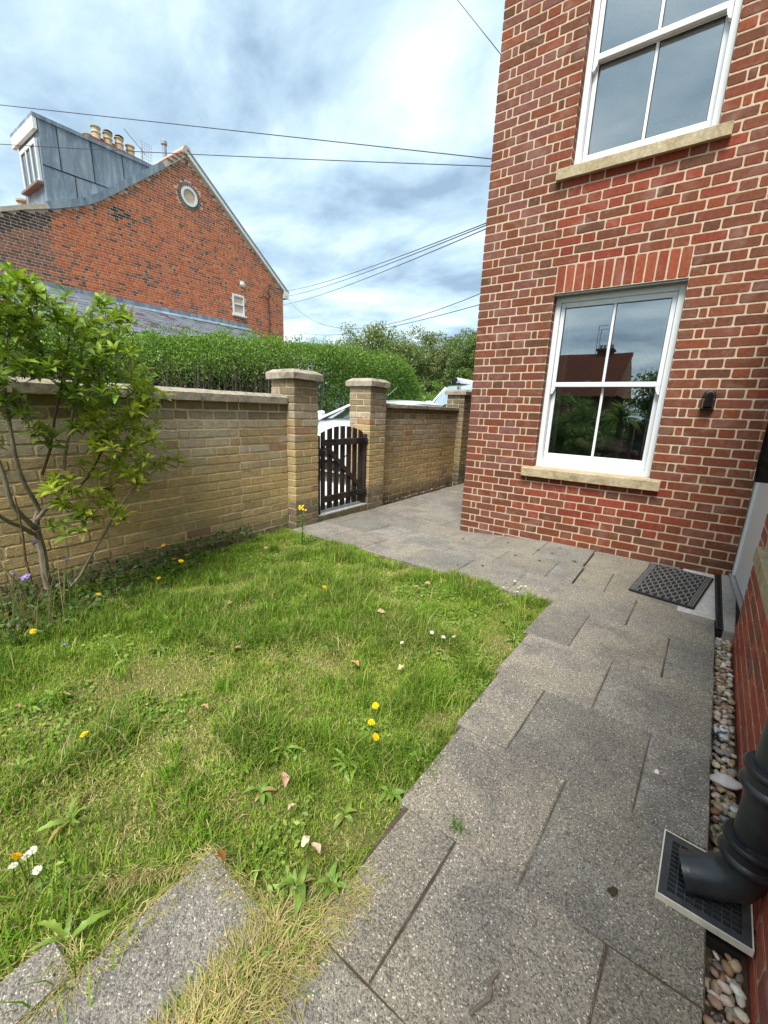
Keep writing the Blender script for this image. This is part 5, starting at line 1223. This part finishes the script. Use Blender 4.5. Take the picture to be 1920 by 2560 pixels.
zones = [([(-90, 640), (-20, 575), (40, 572), (85, 610), (100, 640), (150, 602), (178, 650), (235, 632), (292, 690), (270, 745), (325, 800), (330, 850), (250, 870), (150, 850), (60, 800), (-90, 860)], 300, (-1.15, -.62), 0),
         ([(230, 850), (330, 800), (378, 855), (330, 900), (392, 985), (340, 1020), (325, 1060), (250, 1030), (200, 960), (160, 900)], 95, (-1.05, -.68), 1),
         ([(95, 1010), (180, 985), (250, 1020), (250, 1085), (180, 1100), (100, 1090)], 24, (-1.0, -.75), 1), ([(108, 1060), (190, 1080), (185, 1150), (105, 1165)], 8, (-1.0, -.8), 0), ([(195, 1090), (275, 1070), (270, 1115), (200, 1130)], 6, (-.95, -.82), 1),
         ([(60, 935), (105, 900), (118, 945), (80, 985)], 5, (-.95, -.85), 0), ([(0, 840), (75, 860), (60, 905), (0, 900)], 8, (-1.0, -.85), 0), ([(-80, 860), (0, 840), (0, 1000), (-80, 1020)], 10, (-1.0, -.8), 0), ([(140, 850), (230, 860), (220, 930), (160, 940)], 9, (-1.0, -.8), 0)]
LV = []
tw = MB()
for poly, cntz, (xa, xb_), fresh in zones:
    xs_, ys_ = [q[0] for q in poly], [q[1] for q in poly]; k = 0
    while k < cntz:
        a, b = rnd.uniform(min(xs_), max(xs_)), rnd.uniform(min(ys_), max(ys_))
        if not inpoly(a, b, poly): continue
        k += 1; X_ = rnd.uniform(xa, xb_); c = Vector(on_x(a*K, b*K, X_))
        ax = Vector((rnd.uniform(-.2, .6), rnd.uniform(-.5, .4), rnd.uniform(.45, 1.1))).normalized()
        back = c-ax*rnd.uniform(.03, .07)+Vector((rnd.uniform(-.06, .02), rnd.uniform(-.05, .05), -.005)); tw.tube([back, (back+c)/2+Vector((rnd.uniform(-.008, .008), 0, -.004)), c], [.0020, .0018, .0014], 5)
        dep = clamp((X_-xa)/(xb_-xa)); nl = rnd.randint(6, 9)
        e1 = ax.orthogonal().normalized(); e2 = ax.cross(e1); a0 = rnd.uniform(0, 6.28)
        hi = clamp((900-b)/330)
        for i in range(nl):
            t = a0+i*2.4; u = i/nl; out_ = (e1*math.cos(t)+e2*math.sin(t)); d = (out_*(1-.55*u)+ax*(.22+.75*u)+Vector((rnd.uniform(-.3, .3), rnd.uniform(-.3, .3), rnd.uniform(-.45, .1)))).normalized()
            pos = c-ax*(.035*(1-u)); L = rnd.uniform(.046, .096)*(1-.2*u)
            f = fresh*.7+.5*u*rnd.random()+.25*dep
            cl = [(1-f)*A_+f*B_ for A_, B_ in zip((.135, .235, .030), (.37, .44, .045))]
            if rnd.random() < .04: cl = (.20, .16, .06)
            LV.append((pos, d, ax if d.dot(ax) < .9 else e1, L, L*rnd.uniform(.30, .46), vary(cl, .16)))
tw.build('twigs', M['twig'], shrub)['kind'] = 'stuff'
LP = np.array([tuple(v[0]) for v in LV]); qx, qy, qz = project(LP); sc_ = np.array([v[3] for v in LV])/np.maximum(qz, .1)*((qx > 0) & (qy > 0))
pk = set(np.argsort(-sc_)[:300].tolist()); rest = [i for i in range(len(LV)) if i not in pk]
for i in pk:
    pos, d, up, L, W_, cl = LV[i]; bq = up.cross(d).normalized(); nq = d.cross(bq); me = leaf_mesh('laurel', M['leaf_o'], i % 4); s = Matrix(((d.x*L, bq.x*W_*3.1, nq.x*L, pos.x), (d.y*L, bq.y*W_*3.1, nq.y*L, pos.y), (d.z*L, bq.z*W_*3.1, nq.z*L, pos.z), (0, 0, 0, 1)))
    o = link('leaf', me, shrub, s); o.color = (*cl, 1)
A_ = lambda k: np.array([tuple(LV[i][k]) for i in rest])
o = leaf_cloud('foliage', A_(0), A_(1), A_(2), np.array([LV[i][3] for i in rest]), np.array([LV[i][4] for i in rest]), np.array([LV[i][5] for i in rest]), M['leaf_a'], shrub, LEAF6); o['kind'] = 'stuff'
# dead stalks at the shrub's foot
dst = thing('dead_stalks', (-.9, -3.62, .1), 'sheaf of pale dry stalks leaning at the shrub foot', 'dry stalks')
for i in range(34):
    bx, by = rnd.uniform(-1.1, -.72), rnd.uniform(-3.85, -3.45); l = rnd.uniform(.2, .5); dx, dy = rnd.uniform(-.25, .3), rnd.uniform(-.3, .25); m = MB(); m.tube([(bx, by, .09), (bx+dx*l*.4, by+dy*l*.4, .1+l*.6), (bx+dx*l*1.1, by+dy*l*1.1, .1+l)], [.0022, .0018, .001], 5); o = m.build('stalk', M['leaf_o'], dst); o.color = (*(vary((.34, .28, .16), .2) if i % 3 else vary((.14, .24, .05), .2)), 1)

# ------------------------------------------------------------------ hedge
hed = thing('privet_hedge', (-6.5, 3, 0), 'clipped privet hedge with bare twiggy base behind the garden wall', 'hedge')
def htop(y): return np.interp(y, [-5, -.25, 1.3, 3.05, 5.3, 8.0, 8.8, 9.4], [2.25, 2.47, 2.72, 2.86, 2.98, 3.05, 2.8, 2.0])
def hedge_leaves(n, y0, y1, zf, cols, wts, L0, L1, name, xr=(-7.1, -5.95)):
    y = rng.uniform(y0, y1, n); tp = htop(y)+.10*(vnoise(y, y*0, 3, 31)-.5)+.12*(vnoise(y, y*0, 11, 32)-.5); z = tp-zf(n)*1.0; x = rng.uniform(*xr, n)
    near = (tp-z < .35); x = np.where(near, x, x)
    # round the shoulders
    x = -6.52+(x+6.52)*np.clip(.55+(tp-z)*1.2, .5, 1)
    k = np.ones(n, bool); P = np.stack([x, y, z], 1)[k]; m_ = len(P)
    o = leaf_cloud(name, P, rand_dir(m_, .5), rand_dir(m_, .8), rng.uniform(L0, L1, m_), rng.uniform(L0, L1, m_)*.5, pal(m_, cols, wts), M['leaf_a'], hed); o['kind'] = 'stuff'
hedge_leaves(85000, -5, 9.3, lambda n: np.abs(rng.normal(0, .36, n)), [(.22, .345, .05), (.15, .27, .04), (.07, .15, .03), (.62, .62, .48)], [40, 34, 22, 1.8], .035, .065, 'foliage')
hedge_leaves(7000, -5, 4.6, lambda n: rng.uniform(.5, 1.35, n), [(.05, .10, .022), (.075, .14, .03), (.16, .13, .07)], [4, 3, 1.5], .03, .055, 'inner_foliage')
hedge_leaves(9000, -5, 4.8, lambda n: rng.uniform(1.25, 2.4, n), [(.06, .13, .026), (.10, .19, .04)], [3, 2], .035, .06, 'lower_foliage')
hedge_leaves(52000, 4.2, 9.3, lambda n: rng.uniform(.1, 2.9, n), [(.15, .27, .04), (.095, .20, .034), (.05, .12, .026), (.5, .5, .38)], [36, 34, 26, 1], .04, .075, 'end_foliage')
hsp = MB()
n = 240
for i in range(n):      # upright new shoots along the top
    y = rng.uniform(-4, 9); z = float(htop(y))
sy_ = rng.uniform(-4, 9, 9000); sx_ = rng.uniform(-6.95, -6.1, 9000); sid = (vnoise(sy_, sx_, 9, 41) > .6); sy_, sx_ = sy_[sid], sx_[sid]; m_ = len(sy_); zz = htop(sy_)+.02+rng.uniform(0, .24, m_)*vnoise(sy_, sx_, 14, 42)
o = leaf_cloud('new_shoots', np.stack([sx_, sy_, zz], 1), rand_dir(m_, 1.4), rand_dir(m_, .4), rng.uniform(.035, .065, m_), rng.uniform(.015, .028, m_), pal(m_, [(.17, .28, .05), (.12, .22, .04)], [3, 2]), M['leaf_a'], hed); o['kind'] = 'stuff'
for i in range(110):
    y = -4.2+i*.083+rnd.uniform(-.03, .03); x0 = rnd.uniform(-6.75, -6.15); tz = float(htop(y))-.35; pts = [(x0, y, 0)]
    xx, yy = x0, y
    for s_ in range(1, 5): xx += rnd.uniform(-.06, .06); yy += rnd.uniform(-.09, .09); pts.append((xx, yy, tz*s_/4))
    m = MB(); m.tube(pts, [.017, .015, .013, .010, .006], 5)
    for q in range(2):
        a = Vector(pts[rnd.choice((2, 3))]); m.tube([a, a+Vector((rnd.uniform(-.1, .1), rnd.uniform(-.2, .2), .3)), a+Vector((rnd.uniform(-.15, .15), rnd.uniform(-.3, .3), .6))], [.008, .006, .003], 4)
    m.build('stem', M['twig_grey'] if i % 3 else M['twig'], hed)

# ------------------------------------------------------------------ trees beyond
def tree(name, label, base, blobs, n, L0, L1, cols, wts, clumps=90, cat='tree', group=None, trunk=.18, spread=.6):
    t = thing(name, base, label, cat, group); b = Vector(base); top = Vector(blobs[0][:3])
    if trunk:
        m = MB(); m.tube([b, b+(top-b)*.3+Vector((.1, 0, 0)), b+(top-b)*.62], [trunk, trunk*.75, trunk*.5], 9); m.build('trunk', M['trunk'], t, smooth=True)
        for (x, y, z, rx, ry, rz) in blobs:
            for q in range(4):
                d = Vector((rnd.uniform(-1, 1)*rx, rnd.uniform(-1, 1)*ry, rnd.uniform(0, .8)*rz)); m = MB(); s0 = b+(top-b)*rnd.uniform(.35, .6); e_ = Vector((x, y, z))+d*.85
                m.tube([s0, (s0+e_)/2+Vector((rnd.uniform(-.2, .2), rnd.uniform(-.2, .2), .15)), e_], [trunk*.4, trunk*.25, trunk*.08], 6); m.build('limb', M['trunk'], t)
    vol = np.array([q[3]*q[4]*q[5] for q in blobs]); vol = vol/vol.sum(); CC = []
    for i in range(clumps):
        q = blobs[rng.choice(len(blobs), p=vol)]; d = unit(rng.normal(size=(1, 3)))[0]*(rng.random()**.42); CC.append(np.array(q[:3])+d*np.array(q[3:]))
    CC = np.array(CC); idx = rng.integers(0, len(CC), n); sp = spread*np.mean([q[3] for q in blobs])*.55
    off = rng.normal(size=(n, 3)); off = off/np.maximum(np.linalg.norm(off, axis=1, keepdims=True), .01)*(rng.random((n, 1))**.45)
    P = CC[idx]+off*sp*np.array([1, 1, .7]); P[:, 2] = np.maximum(P[:, 2], base[2]+.05)
    o = leaf_cloud('crown', P, rand_dir(n, .2), rand_dir(n, 1), rng.uniform(L0, L1, n), rng.uniform(L0, L1, n)*.55, pal(n, cols, wts, .25), M['leaf_a'], t); o['kind'] = 'stuff'; return t
OL = [(.15, .21, .06), (.105, .165, .045), (.20, .25, .085), (.50, .48, .32)]
TG = 'trees beyond the parked cars'
tree('garden_tree', 'broad olive-green tree with pale flecks right of the hedge', (-14, 18.2, 0), [(-14, 16.4, 4.0, 2.2, 2.7, 2.2), (-14, 19.8, 3.9, 2.0, 2.6, 2.2), (-13.5, 17.9, 2.4, 2, 3.4, 1.7)], 52000, .09, .17, OL, [30, 30, 28, 12], 260, group=TG)
tree('garden_tree', 'dark rounded tree behind the roof of the parked car', (-14, 25.0, 0), [(-14, 24.2, 4.6, 2.6, 3.3, 2.7), (-13.5, 27.5, 4.4, 2.4, 3.2, 2.5), (-13.6, 22.0, 4.0, 1.8, 2.4, 2.3), (-13.5, 25, 2.5, 2, 4, 2)], 52000, .10, .19, [(.10, .15, .045), (.14, .19, .06), (.17, .16, .08), (.40, .38, .26)], [5, 4, 2, 1], 280, group=TG)
tree('garden_tree', 'light airy tree at the house corner behind the van', (-9, 21.5, 0), [(-9.3, 21.0, 4.2, 1.6, 2.2, 2.0), (-8.8, 22.5, 5.2, 1.3, 1.8, 1.6)], 20000, .10, .18, [(.14, .21, .06), (.11, .17, .05), (.19, .25, .08)], [4, 3, 2], 110, group=TG)
tree('bush', 'bright green bush behind the car roof', (-8.2, 13.0, 0), [(-8.2, 12.0, 1.3, 1.1, 1.3, 1.1), (-8.4, 14.0, 1.5, 1.1, 1.3, 1.2)], 12000, .06, .12, [(.15, .26, .045), (.10, .19, .035), (.19, .30, .06)], [4, 3, 2], 70, 'bush', trunk=0, group='bushes beyond the parked cars')
tree('bush', 'dark green bush beside the windscreen of the van', (-8.0, 16.4, 0), [(-8.0, 16.2, 1.4, 1.2, 1.6, 1.2), (-7.6, 18, 1.3, 1.2, 1.6, 1.2)], 11000, .06, .12, [(.08, .15, .035), (.11, .19, .04), (.16, .24, .06)], [4, 3, 2], 70, 'bush', trunk=0, group='bushes beyond the parked cars')
tree('far_shrubbery', 'dark mass of shrubbery closing the view behind the hedge', (-19, 20, 0), [(-18, 12, 2.0, 2, 4, 2.0), (-18, 20, 2.2, 2, 5, 2.2), (-17, 30, 2.5, 3, 6, 2.5), (-12, 34, 2.5, 4, 4, 2.5), (-5, 36, 2.5, 5, 4, 2.5)], 24000, .15, .32, [(.06, .10, .03), (.085, .13, .04)], [1, 1], 160, 'shrubbery', trunk=0)

# ------------------------------------------------------------------ parked vehicles
def vehicle(name, label, Xc, Yf, prof, cab, hw, mat, wheels, wr=.31, extra=None, group='vehicles parked beyond the wall'):
    """nose points to -Y at Yf. prof: (dy, z, halfwidth) of the body top line; cab: list of (dy, zroof, half-roof, zbelt)"""
    t = thing(name, (Xc, Yf+2, .03), label, 'car' if name == 'parked_car' else 'van', group)
    m = MB(); rr = []
    for dy, z, h in prof:
        zb = .24; rr.append([(Xc+a*h, Yf+dy, b) for a, b in ((-.90, zb), (-.98, .45), (-1, .62 if z > .75 else z*.8), (-.985, z-.09), (-.90, z-.02), (-.5, z), (0, z+.012), (.5, z), (.90, z-.02), (.985, z-.09), (1, .62 if z > .75 else z*.8), (.98, .45), (.90, zb))])
    m.rings(rr); body = m.build('body', mat, t, smooth=True)
    # cabin
    m = MB(); rr = []
    for dy, zr, hr, zb, hb in cab: rr.append([(Xc-hb, Yf+dy, zb), (Xc-hr-.02, Yf+dy, zr-.06), (Xc-hr+.08, Yf+dy, zr-.01), (Xc, Yf+dy, zr+.012), (Xc+hr-.08, Yf+dy, zr-.01), (Xc+hr+.02, Yf+dy, zr-.06), (Xc+hb, Yf+dy, zb)])
    rg_ = [r for r in rr]
    V_ = [p for r in rg_ for p in r]; n = 7
    sidef, rooff, screen, rearf = [], [], [], []
    for i in range(len(rg_)-1):
        for j in range(6):
            f = (i*n+j, i*n+j+1, (i+1)*n+j+1, (i+1)*n+j)
            if i == 0 or i == len(rg_)-2: ((screen if i == 0 else rearf) if 1 <= j <= 4 else sidef).append(f)
            elif j in (0, 5): sidef.append(f)
            else: rooff.append(f)
    for nm, fs, mt in (('roof', rooff, mat), ('windscreen', screen, M['car_glass']), ('rear_window', rearf, M['car_glass']), ('side_window', sidef, M['car_glass'])):
        q = MB(); q.add(V_, fs); me = q.mesh(nm, mt, True); bm = bmesh.new(); bm.from_mesh(me); bmesh.ops.delete(bm, geom=[v for v in bm.verts if not v.link_faces], context='VERTS'); bm.to_mesh(me); bm.free(); link(nm, me, t)
    m = MB(); m.box(Xc-hw*.8, Xc+hw*.8, Yf+cab[1][0], Yf+cab[-2][0], .4, cab[1][3]+.02); m.build('seats', M['gasket'], t)
    for s_ in (-1, 1):
        for i in (0, 1):
            a, b = cab[0 if i == 0 else -1], cab[1 if i == 0 else -2]
            m = MB(); m.tube([(Xc+s_*a[4], Yf+a[0], a[3]), (Xc+s_*(b[2]+.02), Yf+b[0], b[1]-.05)], .035, 6); m.build('pillar', mat, t)
        md = cab[len(cab)//2]; m = MB(); m.tube([(Xc+s_*md[4], Yf+md[0], md[3]), (Xc+s_*(md[2]+.03), Yf+md[0], md[1]-.05)], .03, 6); m.build('pillar', M['gasket'], t)
        for dy in wheels:
            m = MB(); m.lathe([(wr*.62, -.09), (wr*.9, -.10), (wr, -.06), (wr, .06), (wr*.9, .10), (wr*.62, .09)], (Xc+s_*(hw-.07), Yf+dy, wr+.03), 28, 'X'); w_ = m.build('wheel', M['tyre'], t, smooth=True)
            m = MB(); m.lathe([(.0, -.03), (wr*.25, -.03), (wr*.58, -.07), (wr*.63, -.095), (wr*.63, .0), (0, .0)] if s_ < 0 else [(.0, .03), (wr*.25, .03), (wr*.58, .07), (wr*.63, .095), (wr*.63, .0), (0, .0)], (Xc+s_*(hw-.07), Yf+dy, wr+.03), 20, 'X'); m.build('rim', M['alloy'], w_)
            m = MB(); m.lathe([(wr+.07, -.02), (wr+.07, .02)], (Xc+s_*(hw-.012), Yf+dy, wr+.05), 28, 'X'); m.build('wheel_arch', M['gasket'], t)
        m = MB(); m.tube([(Xc+s_*(hw-.04), Yf+cab[0][0]+.22, cab[0][3]+.02), (Xc+s_*(hw+.10), Yf+cab[0][0]+.20, cab[0][3]+.06)], .02, 6); bm_ = Vector((Xc+s_*(hw+.14), Yf+cab[0][0]+.20, cab[0][3]+.09)); m.rings([[bm_+Vector((a*.1, -.05, b*.07)) for a, b in ((-1, -.8), (1, -.8), (1, .6), (.6, 1), (-.6, 1), (-1, .6))], [bm_+Vector((a*.11, .05, b*.08)) for a, b in ((-1, -.8), (1, -.8), (1, .6), (.6, 1), (-.6, 1), (-1, .6))]]); m.build('mirror', mat, t, smooth=True)
        p0 = prof[1]; m = MB(); m.rings([[(Xc+s_*hw*a, Yf+d, z) for a, d, z in ((.45, .03, p0[1]-.16), (.88, .16, p0[1]-.16), (.93, .30, p0[1]-.03), (.5, .12, p0[1]-.05))], [(Xc+s_*hw*a, Yf+d+.15, z) for a, d, z in ((.45, .03, p0[1]-.16), (.88, .16, p0[1]-.16), (.93, .30, p0[1]-.03), (.5, .12, p0[1]-.05))]]); m.build('headlight', M['lamp'], t)
    m = MB(); m.box(Xc-.45, Xc+.45, Yf-.035, Yf+.05, .50, .60); m.box(Xc-.6, Xc+.6, Yf-.03, Yf+.05, .28, .40); m.build('grille', M['gasket'], t)
    return t
vehicle('parked_car', 'white hatchback parked nose-left behind the gate and wall', -3.3, 1.0, [(0, .50, .60), (.04, .78, .74), (.35, .92, .82), (1.0, 1.09, .85), (1.15, 1.12, .86), (2.5, 1.0, .87), (4.1, 1.02, .85), (4.5, .95, .80), (4.6, .55, .70)],
        [(.95, 1.13, .66, 1.09, .82), (1.75, 1.46, .60, 1.0, .85), (2.6, 1.535, .60, .98, .86), (3.6, 1.53, .59, .98, .85), (4.2, 1.46, .56, 1.0, .83), (4.52, 1.06, .62, .98, .78)], .86, M['car'], (.78, 3.6))
m = MB(); a = on_x(969, 990, -3.1); b = on_x(993, 968, -2.95); m.tube([a, b], .004, 5)
car = [o for o in C.objects if o.name.startswith('parked_car')][0]; m.build('aerial', M['zinc'], car)
van = vehicle('camper_van', 'silver camper with rolled roof awning behind the far pier', -4.0, 7.25, [(0, .60, .65), (.05, 1.0, .80), (.3, 1.35, .88), (.75, 1.52, .92), (.9, 1.54, .93), (3, 1.35, .94), (4.6, 1.35, .92), (4.75, .7, .85)],
        [(.62, 1.56, .80, 1.50, .90), (1.35, 2.16, .72, 1.35, .92), (2.0, 2.24, .74, 1.33, .93), (3.4, 2.24, .74, 1.33, .93), (4.4, 2.18, .72, 1.33, .92), (4.75, 1.5, .74, 1.3, .88)], .93, M['van'], (.9, 3.8), .33)
m = MB(); m.tube([(-4.35, 8.45, 2.345), (-4.35, 11.2, 2.345)], .085, 12); m.build('awning', M['pvc'], van, smooth=True)
m = MB(); m.tube([(-4.35, 8.36, 2.345), (-4.35, 8.46, 2.345)], [.06, .092], 12); m.build('awning_cap', M['gasket'], van, smooth=True)
for y in (8.75, 10.8):
    m = MB(); m.tube([(-4.35, y, 2.27), (-4.2, y, 2.18)], .02, 6); m.build('awning_bracket', M['gasket'], van)

# ------------------------------------------------------------------ overhead wires
def wire(pts, sag, rad, label, group='overhead wires', n=24):
    a, b = Vector(pts[0]), Vector(pts[1]); P_ = []
    for i in range(n+1):
        t = i/n; q = a.lerp(b, t); q.z -= sag*4*t*(1-t); P_.append(q)
    m = MB(); m.tube(P_, rad, 5); tag(m.build('overhead_wire', M['cable'], None), label, 'wire', group)
def side(px, py): return on_x(px, py, .01)      # fixing on the hidden flank of the house
wire([on_x(-330, 226, -9.0), side(1262, 401)], .0, .0045, 'upper of two long wires crossing the sky above the neighbour roof')
wire([on_x(-330, 339, -9.0), side(1262, 417)], .03, .0042, 'lower of two long wires crossing before the chimney pots')
wire([on_y(1120, -30, 2.0), side(1275, 165)], 0, .004, 'short steep wire at the top beside the tall house')
E_ = Vector((-12.3, 8.7, 5.85))
for i, (px, py, ex, ey, lab) in enumerate(((1248, 545, 707, 727, 'top wire of the bundle running to the neighbour eaves'), (1248, 550, 707, 741, 'middle wire of the bundle running to the neighbour eaves'), (1248, 558, 707, 761, 'bottom wire of the bundle running to the neighbour eaves'))):
    e = on_x(ex-4, ey+2, -12.6); e = e if i == 0 else on_x(ex-6, ey+2, -13.5); wire([e, side(px, py)], .12, .0055, lab)
wire([on_x(700, 719, -12.7), side(1240, 718)], .9, .0045, 'sagging wire below the bundle between the houses')
wire([on_x(695, 806, -14.5), side(1240, 750)], .45, .0045, 'lowest sagging wire just above the hedge line')

# ------------------------------------------------------------------ garden and bungalow behind the camera, seen in the window glass
bg_ = thing('bungalow', (-5, -17, 0), 'red-roofed bungalow with chimney reflected in the lower window', 'bungalow')
m = MB(); m.box(-13, -.5, -19.5, -13.6, -.3, 2.25); m.build('wall', simple('dark brick wall', (.12, .07, .05), .9), bg_)
m = MB()
for i in range(14):
    z0 = 2.12+i*.133; y0 = -13.2-i*.22
    m.box(-13.3, -.28+i*.004, y0-.26, y0, z0, z0+.145)
m.build('roof', M['tile'], bg_)
m = MB(); m.add([(-13.2, -16.3, 3.95), (-.3, -16.3, 3.95), (-.3, -19.8, 2.1), (-13.2, -19.8, 2.1), (-.3, -13.6, 2.2), (-13.2, -13.6, 2.2)], [(0, 1, 2, 3), (1, 4, 2), (0, 3, 5)]); m.build('rear_roof', M['tile'], bg_)
m = MB(); m.box(-1.55, -.98, -16.5, -15.9, 3.5, 4.15); m.box(-1.6, -.93, -16.55, -15.85, 4.1, 4.18); ch_ = m.build('chimney', simple('sooty brick', (.09, .06, .05), .9), bg_)
for i in range(4): m = MB(); m.lathe([(.055, 0), (.05, .15), (.065, .17), (.04, .18)], (-1.47+i*.14, -16.2, 4.18), 10); m.build('chimney_pot', M['terracotta'], bg_)
for x_, h_ in ((-1.62, 5.1), (-1.52, 4.95)): m = MB(); m.tube([(x_, -16, 3.9), (x_, -16, h_)], .014, 5); m.tube([(x_, -16, h_), (x_+.35, -16, h_)], .012, 5); m.build('aerial', M['zinc'], bg_)
BG = [(.06, .12, .03), (.09, .16, .04), (.13, .19, .05)]
tree('back_bush', 'dense green bush reflected in the lower left pane', (-1.0, -9.6, 0), [(-1.0, -9.6, 1.05, .8, .7, 1.05), (-2.4, -9.8, 1.1, .9, .7, 1.1), (-.1, -9.9, .85, .7, .6, .85)], 16000, .05, .09, BG, [3, 3, 1], 150, 'bush', trunk=0, group='bushes behind the camera')
tree('back_bush', 'grey-green bush reflected behind the sofa in the lower pane', (-.3, -8.4, 0), [(-.25, -8.4, .55, .5, .5, .6)], 3000, .05, .09, BG, [3, 3, 2], 60, 'bush', trunk=0, group='bushes behind the camera')
tree('back_tree', 'dark rounded tree reflected at the right of the upper pane', (1.2, -15, 0), [(1.35, -15, 2.2, 1.3, 1.3, 1.35), (3.2, -15, 2.4, 1.6, 1.3, 1.5)], 20000, .08, .16, BG, [4, 3, 1], 160, 'tree', trunk=.15)
pl = thing('spiky_palm', (.45, -9.2, 0), 'spiky palm reflected in the lower right pane', 'palm')
m = MB(); m.tube([(.45, -9.2, 0), (.45, -9.2, 1.2)], [.09, .07], 8); m.build('trunk', M['trunk'], pl)
for i in range(60):
    a = rnd.uniform(0, 6.28); place_leaf(pl, (.45, -9.2, 1.2), a, rnd.uniform(-.5, 1.4), rnd.uniform(.5, .75), .16, 'lance', vary((.10, .15, .06), .3))
fn = thing('back_fence', (0, -11, 0), 'dark timber fence behind the camera seen only in reflection', 'fence')
for i in range(34): m = MB(); xx = -5+i*.3; m.box(xx, xx+.29, -11.04, -11.0, 0, 1.25+rnd.uniform(-.01, .01)); m.build('board', M['timber'], fn)

# ------------------------------------------------------------------ sofa, person behind the lower window
sf = thing('sofa', (1.2, .75, .4), 'dark sofa back just inside the lower window', 'sofa')
m = MB(); m.box(.40, 2.1, .46, 1.25, .26, .80); m.build('seat', simple('dark upholstery', (.02, .02, .022), .9), sf, bevel=.05, seg=3)
m = MB(); m.box(.42, .62, .46, 1.25, .8, 1.12); m.build('arm', simple('dark upholstery arm', (.02, .02, .022), .9), sf, bevel=.05, seg=3)
pn = thing('person', (1.15, .70, .80), 'person in a black top and grey trousers lounging inside the lower window', 'person')
def skin(name, V, E, rad, mat, root=0, sub=2):
    me = bpy.data.meshes.new(name); me.from_pydata([tuple(v) for v in V], E, []); me.update(); o = link(name, me, pn)
    md = o.modifiers.new('skin', 'SKIN'); md.use_smooth_shade = True
    sv = me.skin_vertices[0].data
    for i, r in enumerate(rad): sv[i].radius = (r, r) if not isinstance(r, tuple) else r; sv[i].use_root = (i == root)
    s = o.modifiers.new('sub', 'SUBSURF'); s.levels = sub; s.render_levels = sub; me.materials.append(mat); return o
SK = leaf_mat('skin', (.62, .38, .28), .05, .5, .35, 20)
# pelvis on the sofa, torso leaning left, one forearm along the sofa back towards the right
V = [(1.42, .72, .93), (1.22, .72, 1.00), (1.02, .72, 1.08), (.90, .72, 1.17), (.84, .70, 1.26), (1.62, .66, 1.04), (1.84, .70, .90), (1.93, .66, .86), (1.62, .86, 1.02), (1.86, .92, .90), (1.96, .93, .86),
     (.98, .58, 1.10), (1.10, .50, 1.04), (1.25, .46, 1.045), (1.40, .44, 1.03), (1.49, .44, 1.015), (.90, .86, 1.10), (1.05, .95, .95), (1.25, .98, .9)]
Ed = [(0, 1), (1, 2), (2, 3), (3, 4), (0, 5), (5, 6), (6, 7), (0, 8), (8, 9), (9, 10), (2, 11), (11, 12), (12, 13), (13, 14), (14, 15), (2, 16), (16, 17), (17, 18)]
rad = [.145, .14, .15, .07, .055, .085, .062, .05, .085, .062, .05, .06, .046, .04, .034, .028, .055, .045, .04]
bodyp = skin('body', V, Ed, rad, SK)
skin('jumper', [V[0], V[1], V[2], V[3], V[11], (1.06, .535, 1.07), V[16], V[17]], [(0, 1), (1, 2), (2, 3), (2, 4), (4, 5), (2, 6), (6, 7)], [.155, .155, .165, .085, .072, .062, .068, .058], simple('black jumper', (.012, .012, .013), .9))
skin('trousers', [(1.40, .72, .93), V[5], V[6], V[8], V[9]], [(0, 1), (1, 2), (0, 3), (3, 4)], [.155, .098, .075, .098, .075], simple('grey trousers', (.16, .18, .20), .9))
bm = bmesh.new(); bmesh.ops.create_uvsphere(bm, u_segments=24, v_segments=18, radius=1)
for v in bm.verts:
    c = v.co; k = 1.0
    if c.y < -.6 and abs(c.x) < .25 and -.25 < c.z < .2: k += .22*(1-abs(c.x)/.25)
    if c.y < -.5 and abs(abs(c.x)-.35) < .18 and .0 < c.z < .3: k -= .06
    v.co = Vector((c.x*.075, c.y*.092, c.z*.112))*k
me = bpy.data.meshes.new('head'); bm.to_mesh(me); bm.free(); me.materials.append(SK); hm = Matrix.Translation((.80, .68, 1.36)) @ Matrix.Rotation(.9, 4, 'Z'); link('head', me, pn, hm)
bm = bmesh.new(); bmesh.ops.create_uvsphere(bm, u_segments=24, v_segments=18, radius=1)
for v in bm.verts: c = v.co; v.co = Vector((c.x*.086, c.y*.10+.012, c.z*.118+.012))
bmesh.ops.delete(bm, geom=[v for v in bm.verts if v.co.y < -.03 and v.co.z < .07], context='VERTS')
me = bpy.data.meshes.new('hair'); bm.to_mesh(me); bm.free(); me.materials.append(simple('brown hair', (.05, .03, .018), .7, nscale=200, amt=.5, bump=.6)); link('hair', me, pn, hm)
wv = Vector(V[15])
for i in range(5):
    if i == 0: ch3 = [wv+Vector((.02, -.02, .005)), wv+Vector((.045, -.045, .0)), wv+Vector((.07, -.05, -.012))]
    else: b = wv+Vector((.055, -.02+.018*i, .012)); ch3 = [wv+Vector((.01, -.012+.010*i, 0)), b, b+Vector((.032, 0, -.008)), b+Vector((.05, 0, -.03)), b+Vector((.045, 0, -.052))]
    skin('finger', ch3, [(k, k+1) for k in range(len(ch3)-1)], [.013]+[.0095]*(len(ch3)-2)+[.008], SK, sub=1)
pk_ = thing('snack_packet', (1.60, .44, .97), 'crumpled red and white packet in the hand inside the lower window', 'packet')
bm = bmesh.new(); bmesh.ops.create_icosphere(bm, subdivisions=2, radius=1)
for v in bm.verts: v.co = Vector((v.co.x*.062, v.co.y*.03, v.co.z*.045))*rnd.uniform(.75, 1.2)
me = bpy.data.meshes.new('packet'); bm.to_mesh(me); bm.free(); me.materials.append(simple('red foil', (.55, .05, .02), .4)); link('bag', me, pk_, Matrix.Translation((1.60, .43, .975)))
m = MB(); m.box(1.535, 1.575, .40, .42, .99, 1.03); m.build('label_panel', M['pvc_dirty'], pk_)
